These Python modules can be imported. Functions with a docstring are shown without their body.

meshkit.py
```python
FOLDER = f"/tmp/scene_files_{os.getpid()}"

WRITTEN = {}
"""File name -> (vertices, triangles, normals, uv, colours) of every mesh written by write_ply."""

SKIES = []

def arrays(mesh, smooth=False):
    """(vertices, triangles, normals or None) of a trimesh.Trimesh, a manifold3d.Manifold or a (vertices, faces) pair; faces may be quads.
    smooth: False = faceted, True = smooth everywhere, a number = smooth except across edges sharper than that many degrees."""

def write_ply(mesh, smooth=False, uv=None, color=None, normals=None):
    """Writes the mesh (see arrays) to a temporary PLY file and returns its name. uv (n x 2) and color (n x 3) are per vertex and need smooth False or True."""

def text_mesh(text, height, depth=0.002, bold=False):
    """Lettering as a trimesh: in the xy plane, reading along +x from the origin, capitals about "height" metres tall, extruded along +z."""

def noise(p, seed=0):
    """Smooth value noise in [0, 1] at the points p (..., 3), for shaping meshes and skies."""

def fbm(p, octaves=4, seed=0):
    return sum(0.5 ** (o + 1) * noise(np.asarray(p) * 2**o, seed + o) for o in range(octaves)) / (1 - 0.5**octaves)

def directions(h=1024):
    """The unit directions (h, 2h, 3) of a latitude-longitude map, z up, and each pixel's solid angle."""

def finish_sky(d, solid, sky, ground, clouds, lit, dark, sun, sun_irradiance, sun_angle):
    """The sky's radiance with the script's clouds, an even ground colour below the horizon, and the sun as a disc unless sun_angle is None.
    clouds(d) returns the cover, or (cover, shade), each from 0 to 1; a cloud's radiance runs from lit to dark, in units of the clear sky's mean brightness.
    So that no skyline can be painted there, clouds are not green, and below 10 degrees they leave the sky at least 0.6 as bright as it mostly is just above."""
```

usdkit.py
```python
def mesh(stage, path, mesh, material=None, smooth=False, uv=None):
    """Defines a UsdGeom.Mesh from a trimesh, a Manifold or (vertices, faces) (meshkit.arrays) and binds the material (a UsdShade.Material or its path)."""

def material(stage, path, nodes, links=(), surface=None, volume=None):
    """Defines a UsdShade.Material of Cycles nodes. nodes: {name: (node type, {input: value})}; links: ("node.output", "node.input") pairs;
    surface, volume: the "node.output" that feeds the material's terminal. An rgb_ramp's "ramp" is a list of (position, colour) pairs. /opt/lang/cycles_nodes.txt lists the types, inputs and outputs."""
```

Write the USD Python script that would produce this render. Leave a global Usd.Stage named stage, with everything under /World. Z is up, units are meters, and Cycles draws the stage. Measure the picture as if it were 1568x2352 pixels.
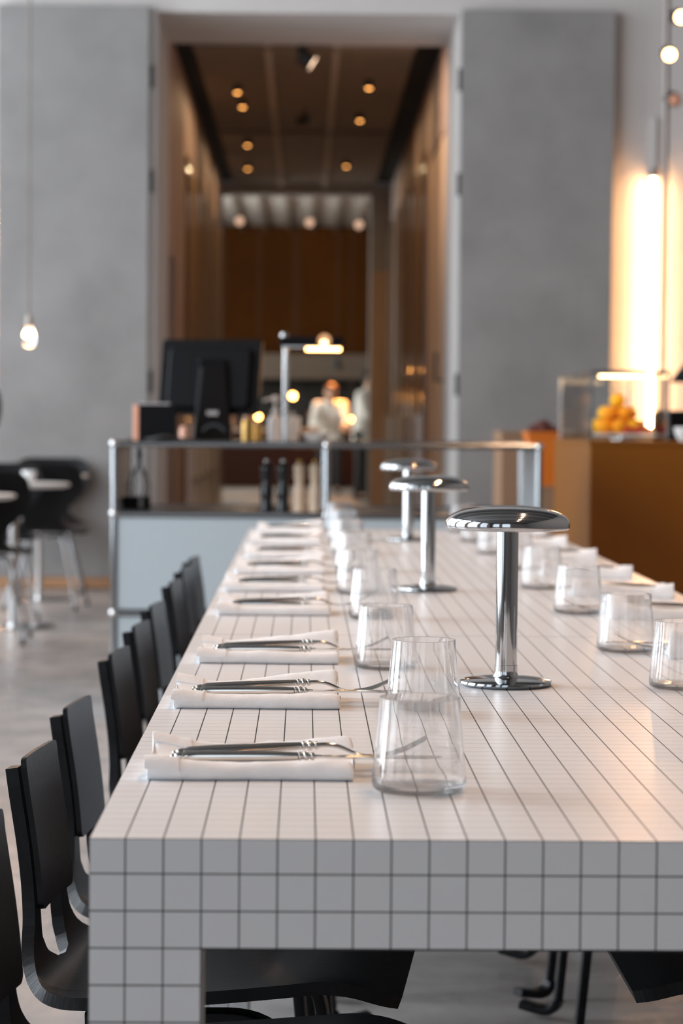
import math
import random
import numpy as np
import trimesh
import usdkit
import meshkit
from pxr import Usd, UsdGeom, UsdLux, UsdShade, Gf, Sdf, Vt
from shapely.geometry import Polygon, box as sbox
import shapely

random.seed(7)
RNG = np.random.default_rng(7)
PI = math.pi

stage = Usd.Stage.CreateInMemory()
UsdGeom.SetStageUpAxis(stage, UsdGeom.Tokens.z)
UsdGeom.SetStageMetersPerUnit(stage, 1.0)
UsdGeom.Xform.Define(stage, '/World')
UsdGeom.Scope.Define(stage, '/World/Looks')

# ------------------------------------------------------------------ camera, lights, exposure
PITCH, YAW, ROLL = 0.038, 0.0154, 0.0085
EYE = np.array([0.139, -1.8975, 1.071])
_f = np.array([math.sin(YAW) * math.cos(PITCH), math.cos(YAW) * math.cos(PITCH), -math.sin(PITCH)])
_r0 = np.array([math.cos(YAW), -math.sin(YAW), 0.0])
_u0 = np.cross(_r0, _f)
_c, _s = math.cos(ROLL), math.sin(ROLL)
_r, _u = _c * _r0 + _s * _u0, -_s * _r0 + _c * _u0
cam = UsdGeom.Camera.Define(stage, '/World/Camera')
cam.AddTransformOp().Set(Gf.Matrix4d(*_r, 0, *_u, 0, *(-_f), 0, *EYE, 1))
cam.CreateFocalLengthAttr(85.0)
cam.CreateHorizontalApertureAttr(24.0)
cam.CreateVerticalApertureAttr(36.0)
cam.CreateClippingRangeAttr(Gf.Vec2f(0.05, 200.0))
cam.CreateFStopAttr(7.1)
cam.CreateFocusDistanceAttr(2.66)
cam.CreateExposureAttr(0.33)

DAY = (0.86, 0.93, 1.0)
WARM = (1.0, 0.60, 0.30)
SPOT = 1900.0
HEATL = 700.0
ADDED_WASH = 2500.0  # strength of the added corridor lamp
DOWN = 950.0


def rect_light(name, loc, target, w, h, strength, color):
    l = UsdLux.RectLight.Define(stage, '/World/' + name)
    d = np.array(target, float) - np.array(loc, float)
    d /= np.linalg.norm(d)
    up = np.array([0, 0, 1.0]) if abs(d[2]) < 0.9 else np.array([0, 1.0, 0])
    x = np.cross(d, up); x /= np.linalg.norm(x)
    y = np.cross(x, d)
    l.AddTransformOp().Set(Gf.Matrix4d(*x, 0, *y, 0, *(-d), 0, *loc, 1))
    l.CreateWidthAttr(w); l.CreateHeightAttr(h)
    l.CreateIntensityAttr(strength); l.CreateColorAttr(Gf.Vec3f(*color))
    return l


# daylight standing in the tall windows of the left wall and of the wall behind the camera
WIN_Y = (-3.6, -0.6, 2.4, 5.4, 8.4, 11.2)
WIN_S = (0.6, 1.7, 7.5, 5.4, 2.8, 7.2)
for k, (y, s) in enumerate(zip(WIN_Y, WIN_S)):
    rect_light('daylight_%d' % k, (-5.12, y, 3.05), (0, y, 3.05), 2.3, 5.4, s, DAY)
for k, x in enumerate((-3.2, -0.6)):
    rect_light('daylight_rear_%d' % k, (x, -6.12, 2.5), (x, 0, 2.5), 1.9, 3.4, 0.4, DAY)
# added panel facing up to brighten the far kitchen ceiling, no skylight built
rect_light('kitchen_fill', (-3.7, 31.0, 2.6), (0, 32.0, 4.25), 6.0, 2.2, 9.0, (0.95, 0.97, 0.9))
dome = UsdLux.DomeLight.Define(stage, '/World/Sky')
dome.CreateIntensityAttr(0.3); dome.CreateColorAttr(Gf.Vec3f(0.75, 0.87, 1.0))

# ------------------------------------------------------------------ materials


def mat(name, color, rough=0.5, metallic=0.0, spec=0.5, coat=0.0, emit=None, strength=0.0, noise=None, bump=None, stretch=None, **kw):
    """Plain or noise-varied principled material. noise: (scale, amount, detail); bump: (scale, distance)."""
    n = {'p': ('principled_bsdf', dict(base_color=color, roughness=rough, metallic=metallic, specular_ior_level=spec, coat_weight=coat, **kw))}
    links = []
    if emit is not None:
        n['p'][1].update(emission_color=emit, emission_strength=strength)
    if noise or bump:
        n['tc'] = ('texture_coordinate', {})
        n['mp'] = ('mapping', dict(scale=stretch or (1, 1, 1)))
        links.append(('tc.object', 'mp.vector'))
    if noise:
        sc, amt, det = noise
        a = tuple(max(0, c * (1 - amt)) for c in color); b = tuple(min(1, c * (1 + amt)) for c in color)
        n['nz'] = ('noise_texture', dict(scale=sc, detail=det, roughness=0.6))
        n['rp'] = ('rgb_ramp', dict(ramp=[(0.3, a), (0.7, b)]))
        links += [('mp.vector', 'nz.vector'), ('nz.fac', 'rp.fac'), ('rp.color', 'p.base_color')]
    if bump:
        n['bz'] = ('noise_texture', dict(scale=bump[0], detail=3.0))
        n['bp'] = ('bump', dict(strength=1.0, distance=bump[1]))
        links += [('mp.vector', 'bz.vector'), ('bz.fac', 'bp.height'), ('bp.normal', 'p.normal')]
    return usdkit.material(stage, '/World/Looks/' + name, n, links, surface='p.BSDF')


def glow(name, color, strength):
    return usdkit.material(stage, '/World/Looks/' + name, {'e': ('emission', dict(color=color, strength=strength))}, [], surface='e.emission')


M = {}
M['tile'] = mat('tile', (0.775, 0.785, 0.80), 0.32, spec=0.5)
M['grout'] = mat('grout', (0.018, 0.018, 0.022), 0.6)
M['linen'] = mat('linen', (0.93, 0.93, 0.935), 0.9, spec=0.15, sheen_weight=0.25, bump=(900, 0.0006), noise=(60, 0.03, 3))
M['steel'] = mat('steel', (0.62, 0.60, 0.57), 0.12, 1.0)
M['chrome'] = mat('chrome', (0.52, 0.525, 0.53), 0.06, 1.0)
M['satin_chrome'] = mat('satin_chrome', (0.70, 0.70, 0.70), 0.16, 1.0)
M['lamp_white'] = mat('lamp_white', (0.85, 0.84, 0.80), 0.5)
M['black_wood'] = mat('black_wood', (0.006, 0.0065, 0.008), 0.42, spec=0.22, noise=(30, 0.5, 4), bump=(55, 0.0006), stretch=(1, 9, 1))
M['panel'] = mat('panel', (0.43, 0.505, 0.55), 0.35)
M['panel_reflect_dark'] = mat('panel_reflect_dark', (0.30, 0.30, 0.30), 0.18)  # panel grey darkened for the dark background it reflects
M['black_plastic'] = mat('black_plastic', (0.004, 0.0043, 0.0055), 0.45, spec=0.12)
M['black_gloss'] = mat('black_gloss', (0.008, 0.009, 0.011), 0.10)
M['rubber'] = mat('rubber', (0.02, 0.02, 0.022), 0.7)
M['pale_wood'] = mat('pale_wood', (0.62, 0.47, 0.34), 0.5, noise=(14, 0.12, 4), stretch=(1, 1, 0.2))
M['brass'] = mat('brass', (0.55, 0.33, 0.10), 0.3, 1.0)
M['copper'] = mat('copper', (0.75, 0.38, 0.26), 0.4)
M['grey_print'] = mat('grey_print', (0.45, 0.46, 0.48), 0.5)
M['concrete_leaf'] = mat('concrete_leaf', (0.262, 0.252, 0.246), 0.75, spec=0.25, noise=(2.2, 0.13, 6), bump=(40, 0.001))
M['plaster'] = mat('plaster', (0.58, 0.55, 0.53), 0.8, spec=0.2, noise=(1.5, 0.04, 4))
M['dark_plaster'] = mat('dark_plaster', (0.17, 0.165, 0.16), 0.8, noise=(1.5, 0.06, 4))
M['reveal'] = mat('reveal', (0.60, 0.58, 0.57), 0.6, noise=(3, 0.04, 3))
M['ceiling'] = mat('ceiling', (0.24, 0.235, 0.23), 0.8)
M['beam_dark'] = mat('beam_dark', (0.035, 0.033, 0.032), 0.6)
M['corridor_wall'] = mat('corridor_wall', (0.42, 0.30, 0.25), 0.6, noise=(2, 0.08, 4))
M['wood_panel'] = mat('wood_panel', (0.30, 0.17, 0.055), 0.35, noise=(5, 0.28, 5), stretch=(2, 2, 0.12))
M['mirror_brown'] = mat('mirror_brown', (0.24, 0.15, 0.09), 0.14, spec=0.6, noise=(4, 0.2, 3), stretch=(2, 2, 0.1))
M['tan_wood'] = mat('tan_wood', (0.85, 0.60, 0.41), 0.5, noise=(6, 0.10, 4), stretch=(1, 1, 0.15))
M['slat_brown'] = mat('slat_brown', (0.25, 0.19, 0.145), 0.6, noise=(8, 0.12, 3))
M['strip_pale'] = mat('strip_pale', (0.55, 0.48, 0.42), 0.6)
M['dark_gap'] = mat('dark_gap', (0.006, 0.006, 0.006), 0.8)
M['back_brown'] = mat('back_brown', (0.088, 0.027, 0.003), 0.7, spec=0.1, noise=(1.2, 0.15, 4))
M['maroon'] = mat('maroon', (0.018, 0.005, 0.003), 0.6, spec=0.15)
M['hood'] = mat('hood', (0.34, 0.29, 0.25), 0.4, 0.3)
M['hood_dark'] = mat('hood_dark', (0.15, 0.115, 0.09), 0.45, 0.2)
M['pole_metal'] = mat('pole_metal', (0.20, 0.17, 0.155), 0.35, 0.8)
M['case_strip'] = glow('case_strip', (1.0, 0.62, 0.30), 11.0)
M['tube_chrome'] = mat('tube_chrome', (0.30, 0.31, 0.32), 0.14, 1.0)
M['floor'] = None
M['base_wood'] = mat('base_wood', (0.38, 0.20, 0.10), 0.5, noise=(10, 0.15, 4), stretch=(0.2, 1, 1))
M['mustard'] = mat('mustard', (0.20, 0.068, 0.002), 0.5, spec=0.3, noise=(2, 0.05, 3))
M['tan_box'] = mat('tan_box', (0.27, 0.165, 0.10), 0.6)
M['orange_box'] = mat('orange_box', (0.62, 0.16, 0.012), 0.45)
M['maroon_cloth'] = mat('maroon_cloth', (0.10, 0.028, 0.022), 0.9, noise=(20, 0.3, 3))
M['orange_skin'] = mat('orange_skin', (0.97, 0.36, 0.004), 0.55, spec=0.25, bump=(300, 0.0008))
M['yellow_skin'] = mat('yellow_skin', (0.97, 0.52, 0.01), 0.55, spec=0.25, bump=(300, 0.0008))
M['red_skin'] = mat('red_skin', (0.60, 0.05, 0.01), 0.35)
M['ceramic'] = mat('ceramic', (0.82, 0.82, 0.81), 0.2)
M['white_top'] = mat('white_top', (0.74, 0.73, 0.71), 0.4)
M['shell_black'] = mat('shell_black', (0.006, 0.0065, 0.008), 0.6, spec=0.2)
M['skin'] = mat('skin', (0.55, 0.33, 0.23), 0.5)
M['hair_red'] = mat('hair_red', (0.08, 0.02, 0.01), 0.7)
M['jacket'] = mat('jacket', (0.74, 0.72, 0.69), 0.85)
M['trousers'] = mat('trousers', (0.02, 0.02, 0.022), 0.85)
M['cable'] = mat('cable', (0.03, 0.03, 0.032), 0.5)
M['led'] = glow('led', (1.0, 0.52, 0.23), 115.0)
M['bulb'] = glow('bulb', (1.0, 0.66, 0.36), 45.0)
M['spot'] = glow('spot', (1.0, 0.56, 0.22), 14.0)
M['downlight'] = glow('downlight', (1.0, 0.42, 0.10), 9.0)
M['downlight_pale'] = glow('downlight_pale', (1.0, 0.62, 0.42), 0.75)
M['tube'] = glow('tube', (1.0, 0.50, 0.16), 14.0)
M['glint_glow'] = glow('glint_glow', (1.0, 0.52, 0.26), 0.75)  # glow that paints a reflection at the desk lamp head
M['heat'] = glow('heat', (1.0, 0.42, 0.10), 30.0)
M['glass'] = usdkit.material(stage, '/World/Looks/glass', {
    'p': ('principled_bsdf', dict(base_color=(1, 1, 1), roughness=0.0, ior=1.45, transmission_weight=1.0)),
    't': ('transparent_bsdf', dict(color=(0.985, 0.99, 0.99))), 'm': ('mix_closure', dict(fac=0.90))},
    [('t.BSDF', 'm.closure1'), ('p.BSDF', 'm.closure2')], surface='m.closure')
M['pane'] = usdkit.material(stage, '/World/Looks/pane', {
    't': ('transparent_bsdf', dict(color=(0.96, 0.97, 0.97))), 'g': ('glossy_bsdf', dict(color=(1, 1, 1), roughness=0.02)),
    'l': ('layer_weight', dict(blend=0.5)), 'w': ('math', dict(math_type='power', value2=5.0)), 'k': ('math', dict(math_type='multiply_add', value2=0.35, value3=0.03)), 'm': ('mix_closure', {})},
    [('l.facing', 'w.value1'), ('w.value', 'k.value1'), ('k.value', 'm.fac'), ('t.BSDF', 'm.closure1'), ('g.BSDF', 'm.closure2')], surface='m.closure')
M['floor'] = usdkit.material(stage, '/World/Looks/floor', {
    'g': ('geometry', {}),
    'n1': ('noise_texture', dict(scale=0.7, detail=6.0, roughness=0.62)),
    'n2': ('noise_texture', dict(scale=5.0, detail=6.0, roughness=0.65)),
    'r1': ('rgb_ramp', dict(ramp=[(0.32, (0.31, 0.285, 0.27)), (0.68, (0.50, 0.46, 0.435))])),
    'r2': ('rgb_ramp', dict(ramp=[(0.3, (0.80, 0.80, 0.80)), (0.7, (1.0, 1.0, 1.0))])),
    'x': ('mix', dict(mix_type='multiply', fac=1.0)),
    'rr': ('map_range', dict(from_min=0.3, from_max=0.7, to_min=0.22, to_max=0.42)),
    'p': ('principled_bsdf', dict(roughness=0.3, specular_ior_level=0.5))},
    [('g.position', 'n1.vector'), ('g.position', 'n2.vector'), ('n1.fac', 'r1.fac'), ('n2.fac', 'r2.fac'), ('r1.color', 'x.color1'), ('r2.color', 'x.color2'),
     ('x.color', 'p.base_color'), ('n2.fac', 'rr.value'), ('rr.result', 'p.roughness')], surface='p.BSDF')

# ------------------------------------------------------------------ scene helpers
USED = set()


def numbered(parent, name):
    p, k = f'{parent}/{name}', 0
    while p in USED:
        k += 1
        p = f'{parent}/{name}_{k:03d}'
    USED.add(p)
    return p


def tag(prim, label=None, cat=None, group=None, kind=None):
    for k, v in (('label', label), ('category', cat), ('group', group), ('kind', kind)):
        if v:
            prim.SetCustomDataByKey(k, v)
    return prim


def obj(name, mesh, m, parent=None, smooth=False, label=None, kind=None):
    """One Mesh prim under parent (a prim) or under /World."""
    path = numbered(str(parent.GetPath()) if parent else '/World', name)
    p = usdkit.mesh(stage, path, mesh, M[m], smooth=smooth).GetPrim()
    return tag(p, label=label, kind=kind)


def thing(name, label, cat, loc=(0, 0, 0), rot=0.0, group=None, kind=None):
    x = UsdGeom.Xform.Define(stage, numbered('/World', name))
    x.AddTranslateOp().Set(Gf.Vec3d(*map(float, loc)))
    x.AddRotateZOp().Set(float(rot))
    return tag(x.GetPrim(), label, cat, group, kind)


def dup(root, label, loc, rot=0.0, group=None):
    was = root.GetCustomData()
    base = root.GetName()
    if base[-4:-3] == '_' and base[-3:].isdigit():
        base = base[:-4]
    x = UsdGeom.Xform.Define(stage, numbered('/World', base))
    x.GetPrim().GetReferences().AddInternalReference(root.GetPath())
    x.ClearXformOpOrder()
    t = x.GetPrim().GetAttribute('xformOp:translate'); t.Set(Gf.Vec3d(*map(float, loc)))
    r = x.GetPrim().GetAttribute('xformOp:rotateZ'); r.Set(float(rot))
    x.SetXformOpOrder([UsdGeom.XformOp(t), UsdGeom.XformOp(r)])
    x.GetPrim().SetInstanceable(True)
    return tag(x.GetPrim(), label, was['category'], group or was.get('group'))


# ------------------------------------------------------------------ mesh helpers


def join(*ms):
    return trimesh.util.concatenate([m for m in ms if m is not None])


def tm(v, f):
    return trimesh.Trimesh(np.asarray(v, float), np.asarray(f, int), process=False)


def bx(x0, x1, y0, y1, z0, z1, bev=0.0):
    if bev <= 0:
        b = trimesh.creation.box((x1 - x0, y1 - y0, z1 - z0))
        b.apply_translation(((x0 + x1) / 2, (y0 + y1) / 2, (z0 + z1) / 2))
        return b
    pts = []
    for sx in (0, 1):
        for sy in (0, 1):
            for sz in (0, 1):
                c = np.array([(x0, x1)[sx], (y0, y1)[sy], (z0, z1)[sz]], float)
                d = np.array([1 - 2 * sx, 1 - 2 * sy, 1 - 2 * sz]) * bev
                for a, w in ((0, (0, .3, 1)), (0, (0, 1, .3)), (0, (.3, 0, 1)), (0, (1, 0, .3)), (0, (.3, 1, 0)), (0, (1, .3, 0))):
                    pts.append(c + d * np.array(w))
    return trimesh.convex.convex_hull(np.array(pts))


def lathe(profile, n=48, loc=(0, 0, 0)):
    """Closed surface of revolution of (r, z) points, bottom to top on the outside."""
    v, f = [], []
    rings = []
    for r, z in profile:
        if r < 1e-7:
            rings.append([len(v)]); v.append((0, 0, z))
        else:
            a = np.arange(n) * 2 * PI / n
            rings.append(list(range(len(v), len(v) + n)))
            v += [(r * math.cos(t), r * math.sin(t), z) for t in a]
    for a, b in zip(rings[:-1], rings[1:]):
        for k in range(n):
            j = (k + 1) % n
            if len(a) == 1 and len(b) == 1:
                continue
            if len(a) == 1:
                f.append((a[0], b[j], b[k]))
            elif len(b) == 1:
                f.append((a[k], a[j], b[0]))
            else:
                f += [(a[k], a[j], b[j]), (a[k], b[j], b[k])]
    m = tm(v, f)
    m.apply_translation(loc)
    return m


def loft(loops, cap=True):
    """Skin between equal-sized closed loops."""
    L = np.asarray(loops, float)
    k, n = L.shape[:2]
    v = L.reshape(-1, 3)
    i, j = np.meshgrid(np.arange(k - 1), np.arange(n), indexing='ij')
    a, b = i * n + j, i * n + (j + 1) % n
    c, d = (i + 1) * n + (j + 1) % n, (i + 1) * n + j
    f = np.vstack([np.stack([a, b, c], -1).reshape(-1, 3), np.stack([a, c, d], -1).reshape(-1, 3)])
    if cap:
        v = np.vstack([v, L[0].mean(0), L[-1].mean(0)])
        e = np.arange(n)
        f = np.vstack([f, np.stack([(e + 1) % n, e, np.full(n, k * n)], -1), np.stack([(k - 1) * n + e, (k - 1) * n + (e + 1) % n, np.full(n, k * n + 1)], -1)])
    m = tm(v, f)
    if m.volume < 0:
        m.invert()
    return m


def frames(path, up=(0, 0, 1)):
    p = np.asarray(path, float)
    t = np.gradient(p, axis=0)
    t /= np.linalg.norm(t, axis=1)[:, None]
    up = np.asarray(up, float)
    b = np.cross(t, up)
    bad = np.linalg.norm(b, axis=1) < 1e-3
    b[bad] = np.array([1.0, 0, 0])
    b /= np.linalg.norm(b, axis=1)[:, None]
    n = np.cross(b, t)
    return p, t, b, n


def tube(path, r, n=12, up=(0, 0, 1)):
    p = np.asarray(path, float)
    if abs(np.dot((p[-1] - p[0]) / (np.linalg.norm(p[-1] - p[0]) + 1e-9), up)) > 0.9:
        up = (0, 1, 0)
    p, t, b, nn = frames(p, up)
    r = np.broadcast_to(r, (len(p),))
    a = np.arange(n) * 2 * PI / n
    return loft([p[i] + r[i] * (np.cos(a)[:, None] * b[i] + np.sin(a)[:, None] * nn[i]) for i in range(len(p))])


def flat_sweep(path, width, thick, up=(0, 0, 1), n=20, power=0.5):
    """Sweep of a superelliptic section; width along the binormal, thick along the normal."""
    p, t, b, nn = frames(path, up)
    w = np.broadcast_to(width, (len(p),)); h = np.broadcast_to(thick, (len(p),))
    a = np.arange(n) * 2 * PI / n + PI / n
    ca, sa = np.sign(np.cos(a)) * np.abs(np.cos(a)) ** power, np.sign(np.sin(a)) * np.abs(np.sin(a)) ** power
    return loft([p[i] + w[i] / 2 * ca[:, None] * b[i] + h[i] / 2 * sa[:, None] * nn[i] for i in range(len(p))])


def spline(pts, n=40):
    from scipy.interpolate import CubicSpline, PchipInterpolator
    p = np.asarray(pts, float)
    d = np.r_[0, np.cumsum(np.linalg.norm(np.diff(p, axis=0), axis=1))]
    return CubicSpline(d, p)(np.linspace(0, d[-1], n))


def bezier_round(pts, radii, n=8):
    """Polyline with its inner corners rounded."""
    p = [np.asarray(q, float) for q in pts]
    out = [p[0]]
    for k in range(1, len(p) - 1):
        r = radii[k - 1] if np.ndim(radii) else radii
        a, b = p[k - 1] - p[k], p[k + 1] - p[k]
        la, lb = np.linalg.norm(a), np.linalg.norm(b)
        ra = min(r, la * 0.49, lb * 0.49)
        s, e = p[k] + a / la * ra, p[k] + b / lb * ra
        for t in np.linspace(0, 1, n):
            out.append((1 - t) ** 2 * s + 2 * t * (1 - t) * p[k] + t * t * e)
    out.append(p[-1])
    return np.array(out)


def bend_sheet(poly, place, thick, cell=0.015):
    """A flat outline (s, y) bent into 3-D. place(s, y) gives points and normals."""
    poly = poly.segmentize(cell)
    v2, f = trimesh.creation.triangulate_polygon(poly, engine='earcut')
    v3 = np.c_[v2, np.zeros(len(v2))]
    v3, f = trimesh.remesh.subdivide_to_size(v3, f, cell * 2.2)
    m = trimesh.Trimesh(v3, f, process=True)
    v2, f = np.asarray(m.vertices)[:, :2], np.asarray(m.faces)
    nz = np.cross(np.c_[v2[f[:, 1]] - v2[f[:, 0]], np.zeros(len(f))], np.c_[v2[f[:, 2]] - v2[f[:, 0]], np.zeros(len(f))])[:, 2]
    f = np.where((nz < 0)[:, None], f[:, ::-1], f)
    P, N = place(v2[:, 0], v2[:, 1])
    n = len(v2)
    top, bot = P + N * thick / 2, P - N * thick / 2
    e = np.vstack([f[:, [0, 1]], f[:, [1, 2]], f[:, [2, 0]]])
    key = {}
    for a, b in e:
        key[(a, b)] = 1
    be = [(a, b) for a, b in e if (b, a) not in key]
    F = [f, f[:, ::-1] + n]
    F.append(np.array([(b, a, a + n) for a, b in be]))
    F.append(np.array([(b, a + n, b + n) for a, b in be]))
    m = tm(np.vstack([top, bot]), np.vstack(F))
    if m.volume < 0:
        m.invert()
    return m


def path_frame(pts, n=160):
    """Arc-length parametrised planar path (x, z); returns its length and place function for sheets."""
    p = np.asarray(pts, float)
    d = np.r_[0, np.cumsum(np.linalg.norm(np.diff(p, axis=0), axis=1))]

    def at(s):
        s = np.clip(s, 0, d[-1])
        x, z = np.interp(s, d, p[:, 0]), np.interp(s, d, p[:, 1])
        e = 0.006
        tx = np.interp(np.clip(s + e, 0, d[-1]), d, p[:, 0]) - np.interp(np.clip(s - e, 0, d[-1]), d, p[:, 0])
        tz = np.interp(np.clip(s + e, 0, d[-1]), d, p[:, 1]) - np.interp(np.clip(s - e, 0, d[-1]), d, p[:, 1])
        l = np.hypot(tx, tz)
        return x, z, tx / l, tz / l
    return d[-1], at


ORD = ['nearest', 'second', 'third', 'fourth', 'fifth', 'sixth', 'seventh', 'eighth', 'ninth', 'tenth', 'eleventh', 'twelfth']
TZ = 0.74   # table top

# ------------------------------------------------------------------ the room
YB = 13.32          # face of the back wall
XL, XR = -0.80, 1.085   # opening in it
ZT = 3.61
st = lambda name, mesh, m, parent=None, smooth=False: obj(name, mesh, m, parent, smooth, kind=None if parent else 'structure')
st('floor', bx(-6.0, 6.0, -6.5, 41.0, -0.2, 0.0), 'floor')
wall = [bx(-5.4, XL, YB, YB + 1.28, 0, 6.2), bx(XR, 5.0, YB, YB + 1.28, 0, 6.2), bx(XL, XR, YB, YB + 1.28, ZT, 6.2)]
st('wall_back', join(*wall), 'plaster')
# left wall with tall window openings
segs, y = [], -6.4
for wy in WIN_Y:
    segs.append(bx(-5.4, -5.0, y, wy - 1.15, 0, 6.2))
    segs += [bx(-5.4, -5.0, wy - 1.15, wy + 1.15, 0, 0.35), bx(-5.4, -5.0, wy - 1.15, wy + 1.15, 5.75, 6.2)]
    y = wy + 1.15
segs.append(bx(-5.4, -5.0, y, YB, 0, 6.2))
st('wall_left', join(*segs), 'plaster')
for k, wy in enumerate(WIN_Y):
    fr = [bx(-5.08, -5.02, wy - 1.15, wy - 1.09, 0.35, 5.75), bx(-5.08, -5.02, wy + 1.09, wy + 1.15, 0.35, 5.75), bx(-5.08, -5.02, wy - 1.15, wy + 1.15, 0.35, 0.41),
          bx(-5.08, -5.02, wy - 1.15, wy + 1.15, 5.69, 5.75), bx(-5.08, -5.02, wy - 0.03, wy + 0.03, 0.35, 5.75), bx(-5.08, -5.02, wy - 1.15, wy + 1.15, 3.6, 3.65)]
    st('window_%d' % (k + 1), join(*fr), 'beam_dark')
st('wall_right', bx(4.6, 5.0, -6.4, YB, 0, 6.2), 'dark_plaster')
segs = [bx(-5.0, -4.15, -6.4, -6.0, 0, 6.2), bx(-2.25, -1.55, -6.4, -6.0, 0, 6.2), bx(0.35, 5.0, -6.4, -6.0, 0, 6.2)]
for x in (-3.2, -0.6):
    segs += [bx(x - 0.95, x + 0.95, -6.4, -6.0, 0, 0.8), bx(x - 0.95, x + 0.95, -6.4, -6.0, 5.75, 6.2)]
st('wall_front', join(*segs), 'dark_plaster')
ce = st('ceiling', bx(-5.4, 5.0, -6.4, YB + 1.28, 6.2, 6.4), 'ceiling')
for k in range(17):
    y = -5.6 + k * 1.12
    obj('beam', bx(-5.0, 4.6, y - 0.11, y + 0.11, 5.78, 6.2), 'beam_dark' if k % 3 else 'ceiling', ce)
# skirting board of the back wall
st('baseboard_back', join(bx(-5.0, XL - 0.06, YB - 0.02, YB, 0, 0.06), bx(XR + 0.03, 4.6, YB - 0.02, YB, 0, 0.06)), 'base_wood')

# the two giant door leaves folded back against the wall
for k, (x0, x1) in enumerate(((-1.785, -0.845), (1.10, 2.052))):
    d = tag(UsdGeom.Xform.Define(stage, numbered('/World', 'door_%d' % (k + 1))).GetPrim(), kind='structure')
    obj('leaf', bx(x0, x1, YB - 0.085, YB - 0.012, 0.075, ZT + 0.02, 0.006), 'concrete_leaf', d)
    obj('kick_board', bx(x0 + 0.002, x1 - 0.002, YB - 0.09, YB - 0.08, 0.008, 0.073), 'base_wood', d)
    hx = x1 + 0.012 if k == 0 else x0 - 0.012
    for z in (0.35, 1.3, 2.55, 3.2):
        obj('hinge', lathe([(0, z - 0.07), (0.013, z - 0.07), (0.013, z + 0.07), (0, z + 0.07)], 16, (hx, YB - 0.045, 0)), 'beam_dark', d, 40)
# architrave of the opening
tr = [bx(XL - 0.045, XL, YB - 0.03, YB + 0.02, 0, ZT), bx(XR, XR + 0.012, YB - 0.03, YB + 0.02, 0, ZT)]
st('trim_1', join(*tr), 'reveal')

# ------------------------------------------------------------------ the corridor behind the opening
C0, C1 = YB + 1.28, 25.4
CZ = 3.70
lw = [bx(XL - 0.3, XL, C0, C0 + 0.12, 0, CZ), bx(XL - 0.3, XL, C0 + 0.95, 16.8, 0, CZ), bx(XL - 0.3, XL, C0 + 0.12, C0 + 0.95, 2.2, CZ),
      bx(XL - 0.3, XL, 16.8, C1, 0, CZ)]
st('wall_corridor_left', join(*lw), 'corridor_wall')
d3 = tag(UsdGeom.Xform.Define(stage, numbered('/World', 'door_3')).GetPrim(), kind='structure')
obj('leaf', bx(XL - 0.12, XL - 0.07, C0 + 0.14, C0 + 0.93, 0.0, 2.18), 'black_plastic', d3)  # black leaf stands in for the darkness inside this doorway
obj('door_handle', tube([(XL - 0.07, C0 + 0.25, 1.02), (XL - 0.02, C0 + 0.25, 1.02), (XL - 0.02, C0 + 0.38, 1.02)], 0.009), 'satin_chrome', d3, 40)
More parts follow.
